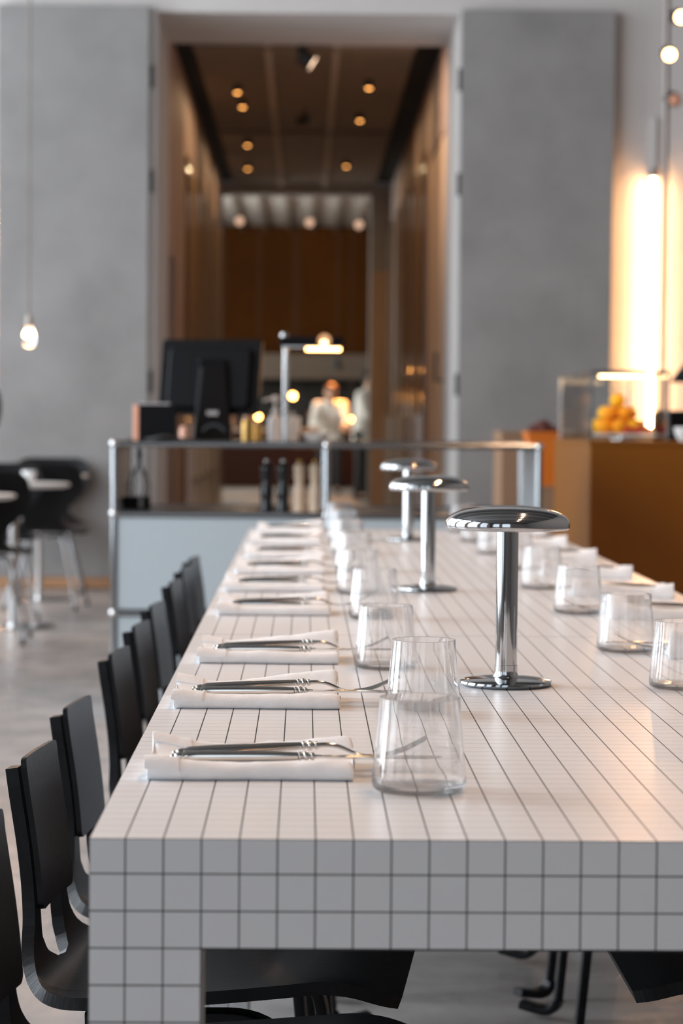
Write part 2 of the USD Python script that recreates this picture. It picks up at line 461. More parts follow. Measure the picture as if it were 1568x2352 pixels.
# timber panelling along the left side: separate boards
t2 = tag(UsdGeom.Xform.Define(stage, numbered('/World', 'trim_2')).GetPrim(), kind='structure')
y = 16.85
k = 0
while y < C1 - 0.3:
    w = (0.52, 0.40, 0.62)[k % 3]
    obj('panel', bx(XL, XL + 0.02 + 0.006 * (k % 2), y, min(y + w - 0.03, C1 - 0.05), 0.02, 3.1 - 0.02 * (k % 2), 0.004), 'wood_panel' if k % 3 else 'mirror_brown', t2)
    y += w; k += 1
rw = [bx(XR, XR + 0.3, C0, C0 + 0.15, 0, CZ), bx(XR, XR + 0.3, C0 + 0.15, 17.1, 3.08, CZ), bx(XR, XR + 0.3, 17.1, C1, 0, CZ)]
st('wall_corridor_right', join(*rw), 'corridor_wall')
d4 = tag(UsdGeom.Xform.Define(stage, numbered('/World', 'door_4')).GetPrim(), kind='structure')
obj('leaf', bx(XR + 0.012, XR + 0.06, C0 + 0.17, 17.08, 0.01, 3.07), 'tan_wood', d4)  # tan leaf colour stands in for the warm-lit room through this doorway
obj('door_handle', tube([(XR + 0.012, C0 + 0.35, 1.35), (XR - 0.04, C0 + 0.35, 1.35), (XR - 0.04, C0 + 0.35, 1.55)], 0.012), 'beam_dark', d4, 40)
t3 = tag(UsdGeom.Xform.Define(stage, numbered('/World', 'trim_3')).GetPrim(), kind='structure')
y, k = 17.2, 0
while y < C1 - 0.2:
    w = (0.55, 0.75, 0.5)[k % 3]
    obj('panel', bx(XR - 0.02 - 0.008 * (k % 2), XR, y, min(y + w - 0.04, C1 - 0.05), 1.1, 3.2, 0.004), ('mirror_brown', 'wood_panel', 'mirror_brown')[k % 3], t3)
    y += w; k += 1
for s, (xa, xb) in enumerate(((XL + 0.03, XL + 0.07), (XR - 0.09, XR - 0.04))):
    # low pale rods standing in front of the panelling
    rk = thing('slatted_rack', ('pale slatted rack low along the left corridor wall', 'pale slatted rack low along the right corridor wall')[s], 'rack')
    for D in ((18.6, 19.5, 20.5, 21.7, 22.9, 24.3), (18.7, 20.2, 22.2, 24.0, 25.9))[s]:
        obj('post', bx(xa, xb, D + EYE[1], D + EYE[1] + 0.05, 0.0, (1.03, 1.12)[s]), 'ceramic', rk)
    y0, y1 = 18.6 + EYE[1], 25.9 + EYE[1]
    for z in (0.10, 0.55):
        obj('rail', bx(xa + 0.012, xb - 0.012, y0 + 0.05, y1 - (1.6, 0.05)[s], z, z + 0.04), 'hood', rk)
# ceiling of the corridor: brown slats, two pale strips, dark slots at both sides, cross beams
cc = st('ceiling_corridor', bx(XL - 0.3, XR + 0.3, C0, C1, CZ + 0.05, CZ + 0.2), 'dark_gap')
ys = np.arange(C0 + 0.03, C1 - 0.05, 0.2)
for k, y in enumerate(ys):
    obj('slat', bx(-0.67, 0.90, y, y + 0.172, CZ + 0.0, CZ + 0.03), 'slat_brown', cc)
for x in (-0.145, 0.34):
    obj('strip', bx(x - 0.025, x + 0.025, C0, C1, CZ - 0.02, CZ + 0.004), 'strip_pale', cc)
for y in (C0 + 0.62, 20.3):
    obj('beam', bx(-0.67, 0.90, y - 0.06, y + 0.06, CZ - 0.03, CZ + 0.0), 'slat_brown', cc)
# end of the corridor: jambs and lintel
st('wall_corridor_end', join(bx(0.86, XR + 0.3, C1, C1 + 0.3, 0, 4.4), bx(XL - 3.0, XL - 0.05, C1, C1 + 0.3, 0, 4.4), bx(XR + 0.3, 4.0, C1, C1 + 0.3, 0, 4.4), bx(XL - 0.05, 0.86, C1, C1 + 0.3, 3.60, 4.4)), 'reveal')
obj('panel', bx(0.88, XR - 0.03, C1 - 0.02, C1 - 0.002, 0, 2.75), 'tan_wood', t3)
# kitchen beyond
st('wall_kitchen_back', bx(-4, 4, 38.0, 38.2, 0, 4.25), 'back_brown')
st('wall_kitchen_left', bx(-4.2, -4.0, C1 + 0.3, 38.2, 0, 4.25), 'plaster')
st('wall_kitchen_right', bx(4.0, 4.2, C1 + 0.3, 38.2, 0, 4.25), 'plaster')
ck = st('ceiling_kitchen', bx(-4, 4, C1 + 0.3, 38.2, 4.25, 4.4), 'plaster')
for x in np.arange(-3.56, 4.0, 0.38):
    obj('beam', bx(x - 0.03, x + 0.03, C1 + 0.3, 38.0, 4.17, 4.25), 'hood', ck)
# ------------------------------------------------------------------ the three tiled tables, end to end
PX, PY, PZ = 0.03, 0.0302, 0.0296
G = 0.00062                       # half a joint
XE0, XE1 = -0.0285, 0.8685
TL = 1.814
xl = [XE0] + [PX * k for k in range(29)] + [XE1]          # joints across the table
yl = [0.0] + [0.0304 + PY * k for k in range(59)]
yl = [y for y in yl if y < TL - 0.01] + [TL]
zl = [0.0, 0.028] + [0.028 + PZ * k for k in range(1, 24)]   # depth below the top
AP = 3                            # courses of the apron
BOT = zl[AP] + 0.001


def tile_top(x0, x1, y0, y1):
    return bx(x0 + G, x1 - G, y0 + 0.0004, y1 - 0.0004, TZ - 0.0006, TZ)


def tile_front(x0, x1, d0, d1, y=0.0):
    return bx(x0 + G, x1 - G, y, y + 0.0006, TZ - d1 + G, TZ - d0 - G)


def tile_side(y0, y1, d0, d1, x, s):
    a, b = (x, x + 0.0006) if s < 0 else (x - 0.0006, x)
    return bx(a, b, y0 + G, y1 - G, TZ - d1 + G, TZ - d0 - G)


def make_table(label, y_off, near):
    t = thing('dining_table', label, 'table', (0, y_off, 0), group=None)
    dz = 0.00008
    core = bx(XE0 + 0.00012, XE1 - 0.00012, 0.00012, TL - 0.00012, TZ - BOT, TZ - dz)
    obj('tabletop', core, 'grout', t)
    legs = [(XE0, 0.0), (XE1 - 0.0885, 0.0), (XE0, TL - 0.0915), (XE1 - 0.0885, TL - 0.0915)]
    for lx, ly in legs:
        obj('leg', bx(lx + 0.00012, lx + 0.0885 - 0.00012, ly + 0.00012, ly + 0.0915 - 0.00012, 0.002, TZ - BOT), 'grout', t)
    single, rest = [], []
    nx = len(xl) - 1
    for j in range(len(yl) - 1):
        for i in range(nx):
            m = tile_top(xl[i], xl[i + 1], yl[j], yl[j + 1])
            (single if near and j < 14 and i < 17 else rest).append(m)
    for k in range(AP):
        for i in range(nx):
            (single if near and i < 16 else rest).append(tile_front(xl[i], xl[i + 1], zl[k], zl[k + 1]))
            rest.append(tile_front(xl[i], xl[i + 1], zl[k], zl[k + 1], TL - 0.0006))
        for j in range(len(yl) - 1):
            rest.append(tile_side(yl[j], yl[j + 1], zl[k], zl[k + 1], XE0, -1))
            rest.append(tile_side(yl[j], yl[j + 1], zl[k], zl[k + 1], XE1, 1))
    for li, (lx, ly) in enumerate(legs):
        xs = [lx, lx + 0.0285, lx + 0.0585, lx + 0.0885] if lx < 0.4 else [lx, lx + 0.03, lx + 0.06, lx + 0.0885]
        ys = [ly, ly + 0.0305, ly + 0.061, ly + 0.0915]
        for k in range(AP, len(zl) - 1):
            for q in range(3):
                (single if near and li == 0 and k < AP + 3 else rest).append(tile_front(xs[q], xs[q + 1], zl[k], zl[k + 1], ly))
                rest.append(tile_front(xs[q], xs[q + 1], zl[k], zl[k + 1], ly + 0.0909))
                rest.append(tile_side(ys[q], ys[q + 1], zl[k], zl[k + 1], lx, -1))
                rest.append(tile_side(ys[q], ys[q + 1], zl[k], zl[k + 1], lx + 0.0885, 1))
    for m in single:
        obj('tile', m, 'tile', t)
    obj('tile_field', join(*rest), 'tile', t, kind='stuff')
    return t


make_table('white tiled dining table with dark joints, nearest the camera', 0.0, True)
make_table('white tiled dining table joined to the far end of the nearest table', 1.8165, False)
make_table('white tiled dining table at the far end of the row, before the grey console', 3.633, False)

# ------------------------------------------------------------------ napkins, forks, knives
def D2Y(d):
    return d + EYE[1]


NAP_L = 0.190


NAP_BASE = np.array([(0.002, 0.0004), (-0.0035, 0.006), (-0.003, 0.0145), (0.003, 0.0205), (0.013, 0.0215), (0.024, 0.0185), (0.036, 0.0125), (0.052, 0.0095),
                     (0.070, 0.0095), (0.088, 0.0130), (0.102, 0.0200), (0.113, 0.0265), (0.119, 0.0265), (0.122, 0.021), (0.1235, 0.010), (0.1225, 0.0008), (0.09, 0.0), (0.05, 0.0), (0.02, 0.0)])


NAP_BASE[:, 1] *= 0.76


def nap_section(u, rise, ph, ns=72, grow=0.0):
    """Cross-section (y, z) of the folded napkin at u in [0, 1] along its length."""
    from scipy.interpolate import CubicSpline
    L = math.exp(-(max(u, 0) / 0.15) ** 2)             # the outer end, where the cloth is folded over
    p = NAP_BASE.copy()
    p[1:6, 1] *= 1 + 0.20 * L + 0.05 * math.sin(9 * u + ph[0])
    p[6:9, 1] *= 1 + 0.60 * L
    p[9:15, 1] *= 1 + 0.34 * L + rise * max(u, 0) ** 1.5 - 0.10 * math.sin(PI * u) + 0.05 * math.sin(7 * u + ph[1])
    p[:, 0] += (0.003 * math.sin(5 * u + ph[2]) + 0.006 * (L - 0.4)) * (p[:, 0] > 0.09) + 0.0016 * math.sin(6 * u + ph[3]) * (p[:, 0] < 0.03)
    cl = np.vstack([p, p[:1]])
    d = np.r_[0, np.cumsum(np.linalg.norm(np.diff(cl, axis=0), axis=1))]
    q = CubicSpline(d, cl, bc_type='periodic')(np.linspace(0, d[-1], ns, endpoint=False))
    if grow:
        c = np.array([0.06, 0.004])
        t = np.roll(q, -1, 0) - np.roll(q, 1, 0); t /= np.linalg.norm(t, axis=1)[:, None]
        n = np.c_[t[:, 1], -t[:, 0]]
        area = np.sum(q[:, 0] * np.roll(q[:, 1], -1) - np.roll(q[:, 0], -1) * q[:, 1])
        q = q + (n if area > 0 else -n) * grow
    q[:, 1] = np.maximum(q[:, 1], 0.0)
    return q


def nap_mesh(seed, rise, u0, u1, nx, grow, sel=None):
    ph = np.random.default_rng(seed).uniform(0, 6, 4)
    loops = []
    us = np.r_[u0 + (u1 - u0) * np.array([0, 0.004, 0.012, 0.025]), np.linspace(u0 + (u1 - u0) * 0.045, u0 + (u1 - u0) * 0.955, nx), u1 - (u1 - u0) * np.array([0.025, 0.012, 0.004, 0])]
    rnd = np.r_[0.80, 0.90, 0.955, 0.988, np.ones(nx), 0.988, 0.955, 0.90, 0.80]
    for u, r in zip(us, rnd):
        q = nap_section(u, rise, ph, grow=grow)
        if sel is not None:
            o = nap_section(u, rise, ph, grow=-0.0035)
            q = np.vstack([q[sel], o[sel][::-1]])
        elif r < 1:
            k = (1 - r) * 0.9
            c = np.array([q[:, 0].mean(), 0.008])
            q = np.c_[q[:, 0] + (np.clip(q[:, 0], 0.004, 0.116) - q[:, 0]) * 0 + (c[0] - q[:, 0]) * k * 0.10, q[:, 1] * (1 - k * 1.3) + 0.004 * k]
        loops.append(np.c_[NAP_L * u + 0.0022 * np.sin(q[:, 0] * 55 + ph[3]), q])
    m = loft(loops)
    v = np.array(m.vertices)
    amp = (meshkit.fbm(v * 45 + seed, 3, seed) - 0.5) * 0.0040 * np.clip(v[:, 2] / 0.004, 0, 1)
    v[:, 2] += amp
    v[:, 1] += amp * 0.6
    v[:, 2] = np.maximum(v[:, 2], 0)
    m.vertices = v
    return m


NAPKINS = []
for k, (seed, rise) in enumerate(((3, 0.25), (11, 0.75), (23, 1.0))):
    NAPKINS.append((nap_mesh(seed, rise, 0, 1, 44, 0.0), nap_mesh(seed, rise, -0.010, 0.155 + 0.02 * k, 12, 0.0012, np.arange(3, 24)), nap_mesh(seed, rise, -0.006, 0.185 - 0.02 * k, 12, 0.0012, np.arange(31, 46))))


def fork_parts():
    """Fork along +x, handle end at the origin, lying on z = 0; returns handle, bolster, head."""
    zs = lambda x: 0
    hx = np.array([0.004, 0.010, 0.03, 0.06, 0.09, 0.114])
    handle = flat_sweep(np.c_[hx, np.zeros(6), 0.0035 + hx * 0.055], [0.0110, 0.0150, 0.0152, 0.0140, 0.0118, 0.0092], [0.0085, 0.0112, 0.0114, 0.0104, 0.0088, 0.0072], n=20, power=0.8)
    cap = trimesh.creation.icosphere(3, 0.0056); cap.apply_scale((1.15, 0.9, 0.75)); cap.apply_translation((0.0022, 0, 0.0037))
    btn = trimesh.creation.icosphere(2, 0.0022); btn.apply_translation((-0.0052, 0, 0.0036))
    ring = trimesh.creation.torus(0.0052, 0.0012, 24, 10); ring.apply_transform(trimesh.transformations.rotation_matrix(PI / 2, (0, 1, 0))); ring.apply_scale((1, 1.0, 0.72)); ring.apply_translation((0.0085, 0, 0.0040))
    z = 0.0035 + 0.114 * 0.055
    bol = []
    for dx, r, sx in ((0.0155, 0.0052, 0.62), (0.1165, 0.0050, 0.55), (0.1225, 0.0058, 0.62), (0.1285, 0.0046, 0.6)):
        if dx < 0.1:
            continue
        s = trimesh.creation.icosphere(3, r); s.apply_scale((sx, 0.95, 0.85)); s.apply_translation((dx, 0, z + 0.0002)); bol.append(s)
    bol += [flat_sweep([(0.113, 0, z), (0.132, 0, z + 0.0004)], 0.0062, 0.0052, n=14, power=0.9)]
    # neck: arches over, dips at the root of the tines, tines sweep up again
    c = spline([(0.128, 0, z), (0.140, 0, z + 0.0008), (0.152, 0, z - 0.0016), (0.166, 0, z - 0.0075), (0.178, 0, z - 0.0098), (0.186, 0, z - 0.0092)], 26)
    u = np.linspace(0, 1, 26)
    neck = flat_sweep(c, 0.0058 + 0.0175 * np.clip((u - 0.55) / 0.45, 0, 1) ** 1.6, 0.0050 - 0.0026 * u, n=20, power=0.8)
    tines = []
    for y in (-0.0093, -0.0031, 0.0031, 0.0093):
        q = spline([(0.183, y, z - 0.0096), (0.198, y * 1.02, z - 0.0076), (0.214, y * 1.03, z - 0.0022), (0.234, y, z + 0.0078)], 18)
        tines.append(flat_sweep(q, np.linspace(0.0042, 0.0022, 18), np.linspace(0.0026, 0.0014, 18), n=10, power=0.8))
    return handle, join(cap, btn, ring), join(*bol), join(neck, *tines)


def knife_parts():
    hx = np.array([0.004, 0.010, 0.03, 0.06, 0.09, 0.112])
    handle = flat_sweep(np.c_[hx, np.zeros(6), 0.0036 + hx * 0.01], [0.0110, 0.0150, 0.0152, 0.0142, 0.0122, 0.0096], [0.0085, 0.0112, 0.0114, 0.0106, 0.0092, 0.0076], n=20, power=0.8)
    cap = trimesh.creation.icosphere(3, 0.0056); cap.apply_scale((1.15, 0.9, 0.75)); cap.apply_translation((0.0022, 0, 0.0037))
    btn = trimesh.creation.icosphere(2, 0.0022); btn.apply_translation((-0.0052, 0, 0.0036))
    z = 0.0048
    bol = []
    for dx, r, sx in ((0.114, 0.0050, 0.55), (0.1195, 0.0058, 0.6), (0.1255, 0.0045, 0.6)):
        s = trimesh.creation.icosphere(3, r); s.apply_scale((sx, 0.95, 0.85)); s.apply_translation((dx, 0, z)); bol.append(s)
    bol.append(flat_sweep([(0.110, 0, z), (0.134, 0, z)], [0.0064, 0.0046], [0.0052, 0.0030], n=14, power=0.9))
    out = Polygon([(0.130, -0.0035), (0.142, -0.0085), (0.20, -0.0092), (0.232, -0.0072), (0.2445, -0.0015), (0.247, 0.0035), (0.236, 0.0062), (0.19, 0.0066), (0.142, 0.0058), (0.130, 0.0035)])
    blade = trimesh.creation.extrude_polygon(out, 0.0016, engine='earcut'); blade.apply_translation((0, 0, z - 0.0008))
    return handle, join(cap, btn), join(*bol), blade


def place_tilt(mesh, yaw, pitch, loc):
    m = mesh.copy()
    m.apply_transform(trimesh.transformations.rotation_matrix(-pitch, (0, 1, 0)))
    m.apply_transform(trimesh.transformations.rotation_matrix(yaw, (0, 0, 1)))
    m.apply_translation(loc)
    return m


FORK, KNIFE = fork_parts(), knife_parts()
PROTO = {}
# left-hand places: distance of the napkin's front edge from the lens, left end x, variant, turn
LEFT = [(2.205, -0.003, 0, 0.0), (2.752, -0.009, 1, 0.4), (3.265, -0.004, 2, -0.3), (4.07, -0.006, 1, 0.5), (4.63, -0.012, 0, -0.4), (5.16, -0.007, 2, 0.3), (5.76, 0.002, 0, 0.8), (6.40, -0.004, 1, -0.5), (7.02, 0.004, 2, 0.4)]
# right-hand places (turned round): distance of the middle, outer end x
RIGHT = [(2.33, 0.838, 1, 180.0), (2.87, 0.840, 0, 180.4), (3.42, 0.842, 2, 179.6), (4.10, 0.838, 0, 180.3), (4.60, 0.836, 1, 180.0), (5.18, 0.838, 2, 179.5), (5.82, 0.834, 0, 180.6), (6.50, 0.840, 1, 180.0), (7.06, 0.838, 2, 180.2)]


def setting(k, side, x, y, var, rot):
    where = f'{ORD[k]} place from the camera in the {side} row'
    key = ('napkin', var)
    lab = f'folded white linen napkin, {where}'
    if key not in PROTO:
        n = thing('napkin', lab, 'napkin', (x, y, TZ), rot)
        cloth = obj('cloth', NAPKINS[var][0], 'linen', n, True)
        obj('front_fold', NAPKINS[var][1], 'linen', cloth, 60)
        obj('back_fold', NAPKINS[var][2], 'linen', cloth, 60)
        PROTO[key] = n
    else:
        dup(PROTO[key], lab, (x, y, TZ), rot)
    c, s = math.cos(math.radians(rot)), math.sin(math.radians(rot))
    P = lambda u, v: (x + c * u - s * v, y + s * u + c * v)
    for kind, (u, v, z, yaw) in (('fork', (0.027, 0.058, 0.0138, 4.2)), ('knife', (0.026, 0.045, 0.0122, -1.2))):
        lab = f'polished steel {kind} on its napkin, {where}'
        a, b = P(u, v)
        if kind not in PROTO:
            t = thing(kind, lab, kind, (a, b, TZ + z), rot + yaw)
            h, cp, bo, hd = FORK if kind == 'fork' else KNIFE
            hn = obj('handle', h, 'steel', t, 40); obj('handle_cap', cp, 'steel', hn, True); obj('bolster', bo, 'steel', t, 50)
            obj('tines' if kind == 'fork' else 'blade', hd, 'steel', t, 40)
            PROTO[kind] = t
        else:
            dup(PROTO[kind], lab, (a, b, TZ + z), rot + yaw)


for k, (d, x, var, rot) in enumerate(LEFT):
    setting(k, 'left', x, D2Y(d), var, rot)
for k, (d, x, var, rot) in enumerate(RIGHT):
    if k >= 2:
        setting(k - 2, 'right', x, D2Y(d) + 0.06, var, rot)

# ------------------------------------------------------------------ tumblers
prof = [(0, 0.0), (0.030, 0.0), (0.0382, 0.0010), (0.0416, 0.0040), (0.0425, 0.0085), (0.0420, 0.0150), (0.0405, 0.030), (0.0385, 0.050), (0.0368, 0.068), (0.0358, 0.0836), (0.0356, 0.0842), (0.0353, 0.0837),
        (0.0362, 0.068), (0.0379, 0.050), (0.0399, 0.030), (0.0413, 0.0155), (0.0412, 0.0095), (0.0395, 0.0062), (0.035, 0.0046), (0.020, 0.0042), (0, 0.0041)]
GLASS = lathe(prof, 72)
GL = [(2.15, 0.2435), (2.72, 0.275), (3.22, 0.249), (4.02, 0.257), (4.60, 0.2435), (5.30, 0.25), (6.0, 0.249), (6.62, 0.247), (7.2, 0.245)]
GR = [(3.00, 0.613), (3.48, 0.605), (4.17, 0.614), (4.78, 0.611), (5.40, 0.612), (6.02, 0.613), (6.62, 0.611), (7.2, 0.613)]
gp = None
for side, L in (('left', GL), ('right', GR)):
    for k, (d, x) in enumerate(L):
        lab = f'clear empty glass tumbler, {ORD[k]} from the camera in the {side} row'
        lr = random.uniform(0, 360)
        if gp is None:
            gp = thing('tumbler', lab, 'glass', (x, D2Y(d), TZ + 0.0003))
            obj('vessel', GLASS, 'glass', gp, True)
        else:
            dup(gp, lab, (x, D2Y(d), TZ + 0.0003), lr)

# ------------------------------------------------------------------ mushroom table lamps
lab = ['polished chrome mushroom table lamp nearest the camera', 'middle one of the three chrome mushroom table lamps', 'farthest chrome mushroom table lamp, half hidden by the middle one']
lp = thing('table_lamp', lab[0], 'lamp', (0.3935, D2Y(3.02), TZ + 0.0002))
obj('base', lathe([(0, 0), (0.050, 0), (0.0555, 0.0012), (0.0583, 0.0038), (0.0575, 0.0062), (0.052, 0.0082), (0.040, 0.0098), (0.026, 0.0112), (0.0, 0.0118)], 96), 'chrome', lp, 50)
colm = obj('column', lathe([(0, 0.0262), (0.0137, 0.0262), (0.0137, 0.205), (0, 0.205)], 64), 'chrome', lp, 40)
obj('collar', lathe([(0, 0.010), (0.0172, 0.0105), (0.0160, 0.0122), (0.0148, 0.0150), (0.0144, 0.0185), (0.0144, 0.0258), (0.0136, 0.0264), (0, 0.0264)], 64), 'chrome', colm, 40)
sp_ = [(0.0778 * math.sin(t) if False else 0.0778 * u, 0.2015 + 0.0245 * (1 - u ** 2.35) ** (1 / 2.35)) for u in np.sin(np.linspace(0, PI / 2, 40))]
sp_ += [(0.0777, 0.1992), (0.0768, 0.1970), (0.0750, 0.1958), (0.0735, 0.1962)]
sp_ += [(0.0735 * u, 0.1985 + 0.0225 * (1 - u ** 2.35) ** (1 / 2.35)) for u in np.sin(np.linspace(PI / 2, 0, 24))[1:]]
shd = obj('shade', lathe(sp_[::-1], 128), 'chrome', lp, True)
obj('diffuser', lathe([(0, 0.1990), (0.070, 0.1990), (0.072, 0.2000), (0.070, 0.2012), (0, 0.2012)], 64), 'lamp_white', shd, 40)
dup(lp, lab[1], (0.381, D2Y(4.70), TZ + 0.0002), 70)
dup(lp, lab[2], (0.426, D2Y(6.66), TZ + 0.0002), 160)

# ------------------------------------------------------------------ dark plywood chairs along the table


def chair_parts():
    # side profile (x forward, z up) of the bent plywood shell, from the top of the back to the front of the seat
    pts = bezier_round([(-0.232, 0.668), (-0.214, 0.555), (-0.205, 0.416), (0.03, 0.436), (0.155, 0.452), (0.222, 0.428)], [0.2, 0.062, 0.12, 0.06], 22)
    L, at = path_frame(pts)
    s_bend = 0.192
    prof = [(0.0, 0.086), (0.03, 0.088), (0.13, 0.086), (0.172, 0.090), (0.215, 0.118), (0.262, 0.168), (0.315, 0.190), (0.40, 0.198), (0.52, 0.196), (0.60, 0.188), (L - 0.02, 0.176), (L, 0.160)]
    from scipy.interpolate import PchipInterpolator
    w = PchipInterpolator([p[0] for p in prof], [p[1] for p in prof])
    ss = np.linspace(0, L, 70)
    outline = Polygon(np.vstack([np.c_[ss, w(ss)], np.c_[ss, -w(ss)][::-1]]))
    slot = sbox(-0.05, -0.058, s_bend + 0.01, 0.058).buffer(0.0)
    slot = slot.union(Polygon([(s_bend + 0.01, -0.058), (s_bend + 0.03, -0.05), (s_bend + 0.045, -0.03), (s_bend + 0.05, 0), (s_bend + 0.045, 0.03), (s_bend + 0.03, 0.05), (s_bend + 0.01, 0.058)]))
    sheet = outline.difference(slot)

    def put(s, y):
        x, z, tx, tz = at(s)
        dish = 0.012 * np.clip((s - 0.30) / 0.1, 0, 1) * np.clip((L - 0.06 - s) / 0.1, 0, 1) * (1 - (y / 0.19) ** 2)
        nx, nz = -tz, tx
        sg = np.where(nz + 0.3 * nx < -0.5, -1.0, 1.0)
        return np.c_[x, y, z - dish], np.c_[nx, np.zeros_like(x), nz]
    shell = bend_sheet(sheet, put, 0.0145, 0.009)
    # backrest pad in front of the uprights, gently curved, upper corners rounded
    pad = sbox(0.0, -0.085, 0.172, 0.085).buffer(-0.012).buffer(0.012)

    def put2(s, y):
        x, z, tx, tz = at(np.clip(s - 0.006, 0, None))
        z = z + 0.010 * np.clip((0.02 - s) / 0.02, 0, 1)
        off = 0.0112
        return np.c_[x + off * (-tz) + 0.35 * y ** 2, y, z + off * tx], np.c_[-tz, -0.7 * y, tx]
    back = bend_sheet(pad, put2, 0.0065, 0.010)
    legs = []
    for sgn in (-1, 1):
        c, s_ = math.cos(0.5), math.sin(0.5) * sgn
        # front leg: runs forward under the seat, bends down, ends in a hooked foot
        q = bezier_round([(-0.13, 0.400), (0.100, 0.407), (0.138, 0.012), (0.198, 0.024)], [0.075, 0.05], 12)
        P = np.c_[q[:, 0], np.full(len(q), sgn * 0.150), q[:, 1]]
        bent = np.clip(P[:, 0] - 0.135, 0, 1)
        P[:, 1] += sgn * bent * 0.5
        legs.append(flat_sweep(P, 0.030, 0.0155, up=(0, sgn * 1e-6, 1), n=12, power=0.35))
        q = bezier_round([(0.06, 0.382), (-0.135, 0.382), (-0.195, 0.012), (-0.235, 0.024)], [0.06, 0.04], 12)
        P = np.c_[q[:, 0], np.full(len(q), sgn * 0.115), q[:, 1]]
        legs.append(flat_sweep(P, 0.030, 0.0155, n=12, power=0.35))
    return shell, back, legs


SHELL, BACK, LEGS = chair_parts()
CH_L = [2.31, 2.83, 3.31, 4.06, 4.60, 5.10, 5.83, 6.37, 6.82]
CH_R = [2.84, 4.13, 4.58]
cp = None
for side, L in (('left', CH_L), ('right', CH_R)):
    for k, d in enumerate(L):
        lab = f'black low-backed plywood chair, {ORD[k]} from the camera on the {side} side'
        loc, rot = ((0.045, D2Y(d), 0), -6.0) if side == 'left' else ((0.735, D2Y(d), 0), 180.0)
        if cp is None:
            cp = thing('dining_chair', lab, 'chair', loc, rot)
            obj('seat_shell', SHELL, 'black_wood', cp, 40)
            obj('backrest', BACK, 'black_wood', cp, 40)
            for m in LEGS:
                obj('leg', m, 'black_wood', cp, 40)
        else:
            dup(cp, lab, loc, rot)

# ------------------------------------------------------------------ steel tube console at the far end of the tables
KX0, KX1, KY0, KY1 = -0.530, 0.966, 6.62, 7.30
KZ = [0.035, 0.385, 0.735, 0.982]
kx = [KX0, (KX0 + KX1) / 2, KX1]
con = thing('console', 'light grey steel panel console on chrome tubes behind the far table end', 'console')
tb = lambda a, b: tube([a, b], 0.0115, 16)
for x in kx:
    for y in (KY0, KY1):
        for a, b in zip(KZ[:-1], KZ[1:]):
            obj('tube', tb((x, y, a), (x, y, b)), 'tube_chrome', con, 40)
        for z in KZ:
            s = trimesh.creation.icosphere(3, 0.0165); s.apply_translation((x, y, z))
            obj('ball_joint', s, 'satin_chrome', con, True)
        obj('foot', lathe([(0, 0), (0.014, 0), (0.014, 0.012), (0.007, 0.016), (0.007, 0.03), (0, 0.03)], 20, (x, y, 0)), 'black_plastic', con, 40)
    for z in KZ:
        obj('tube', tb((x, KY0, z), (x, KY1, z)), 'tube_chrome', con, 40)
for z in KZ:
    for y in (KY0, KY1):
        for a, b in zip(kx[:-1], kx[1:]):
            obj('tube', tb((a, y, z), (b, y, z)), 'tube_chrome', con, 40)
for i in range(2):
    a, b = kx[i] + 0.014, kx[i + 1] - 0.014
    for z0, z1 in zip(KZ[:2], KZ[1:3]):
        obj('front_panel', bx(a, b, KY0 - 0.004, KY0 + 0.004, z0 + 0.014, z1 - 0.014, 0.002), 'panel', con)
        obj('back_panel', bx(a, b, KY1 - 0.004, KY1 + 0.004, z0 + 0.014, z1 - 0.014, 0.002), 'panel', con)
    for z in KZ:
        obj('shelf', bx(a, b, KY0 + 0.014, KY1 - 0.014, z - 0.006, z + 0.006, 0.002), 'panel_reflect_dark' if z > 0.7 else 'panel', con)  # upper shelves coloured darker to imitate their dark reflection
for x in (KX0, KX1):
    for z0, z1 in zip(KZ[:-1], KZ[1:]):
        obj('side_panel', bx(x - 0.004, x + 0.004, KY0 + 0.014, KY1 - 0.014, z0 + 0.014, z1 - 0.014, 0.002), 'panel', con)
KT, KS = KZ[3] + 0.0062, KZ[2] + 0.0062

# pepper mills on the open shelf
mp = [(0, 0), (0.0255, 0), (0.0262, 0.004), (0.0255, 0.012), (0.0225, 0.020), (0.0215, 0.045), (0.0240, 0.062), (0.0245, 0.075), (0.0195, 0.090), (0.0165, 0.105), (0.0170, 0.116), (0.0215, 0.124), (0.0215, 0.130), (0.0175, 0.134),
      (0.0205, 0.144), (0.0222, 0.154), (0.0205, 0.165), (0.0140, 0.172), (0.005, 0.174), (0, 0.174)]
MILL = lathe(mp, 40)
KNOB = trimesh.creation.icosphere(3, 0.0095); KNOB.apply_scale((1, 1, 0.95)); KNOB.apply_translation((0, 0, 0.182))
PXM = lambda px, D: (px - 700.2) * D / 5553.0 + EYE[0]
for mname, cols, px, labs in (('pepper_mill', ('black_gloss', 'satin_chrome'), (613, 651), ('left one of the two glossy black pepper mills on the console shelf', 'right one of the two glossy black pepper mills, beside a pale mill')),
                              ('pepper_mill', ('pale_wood', 'brass'), (689, 725), ('left one of the two pale wooden pepper mills, beside a black mill', 'right one of the two pale wooden pepper mills, beside the chrome post'))):
    p = None
    for x, l in zip(px, labs):
        loc = (PXM(x, 8.66), D2Y(8.66), KS)
        if p is None:
            p = thing(mname, l, 'pepper mill', loc)
            obj('body', MILL, cols[0], p, 50); obj('knob', KNOB, cols[1], p, True)
        else:
            dup(p, l, loc)
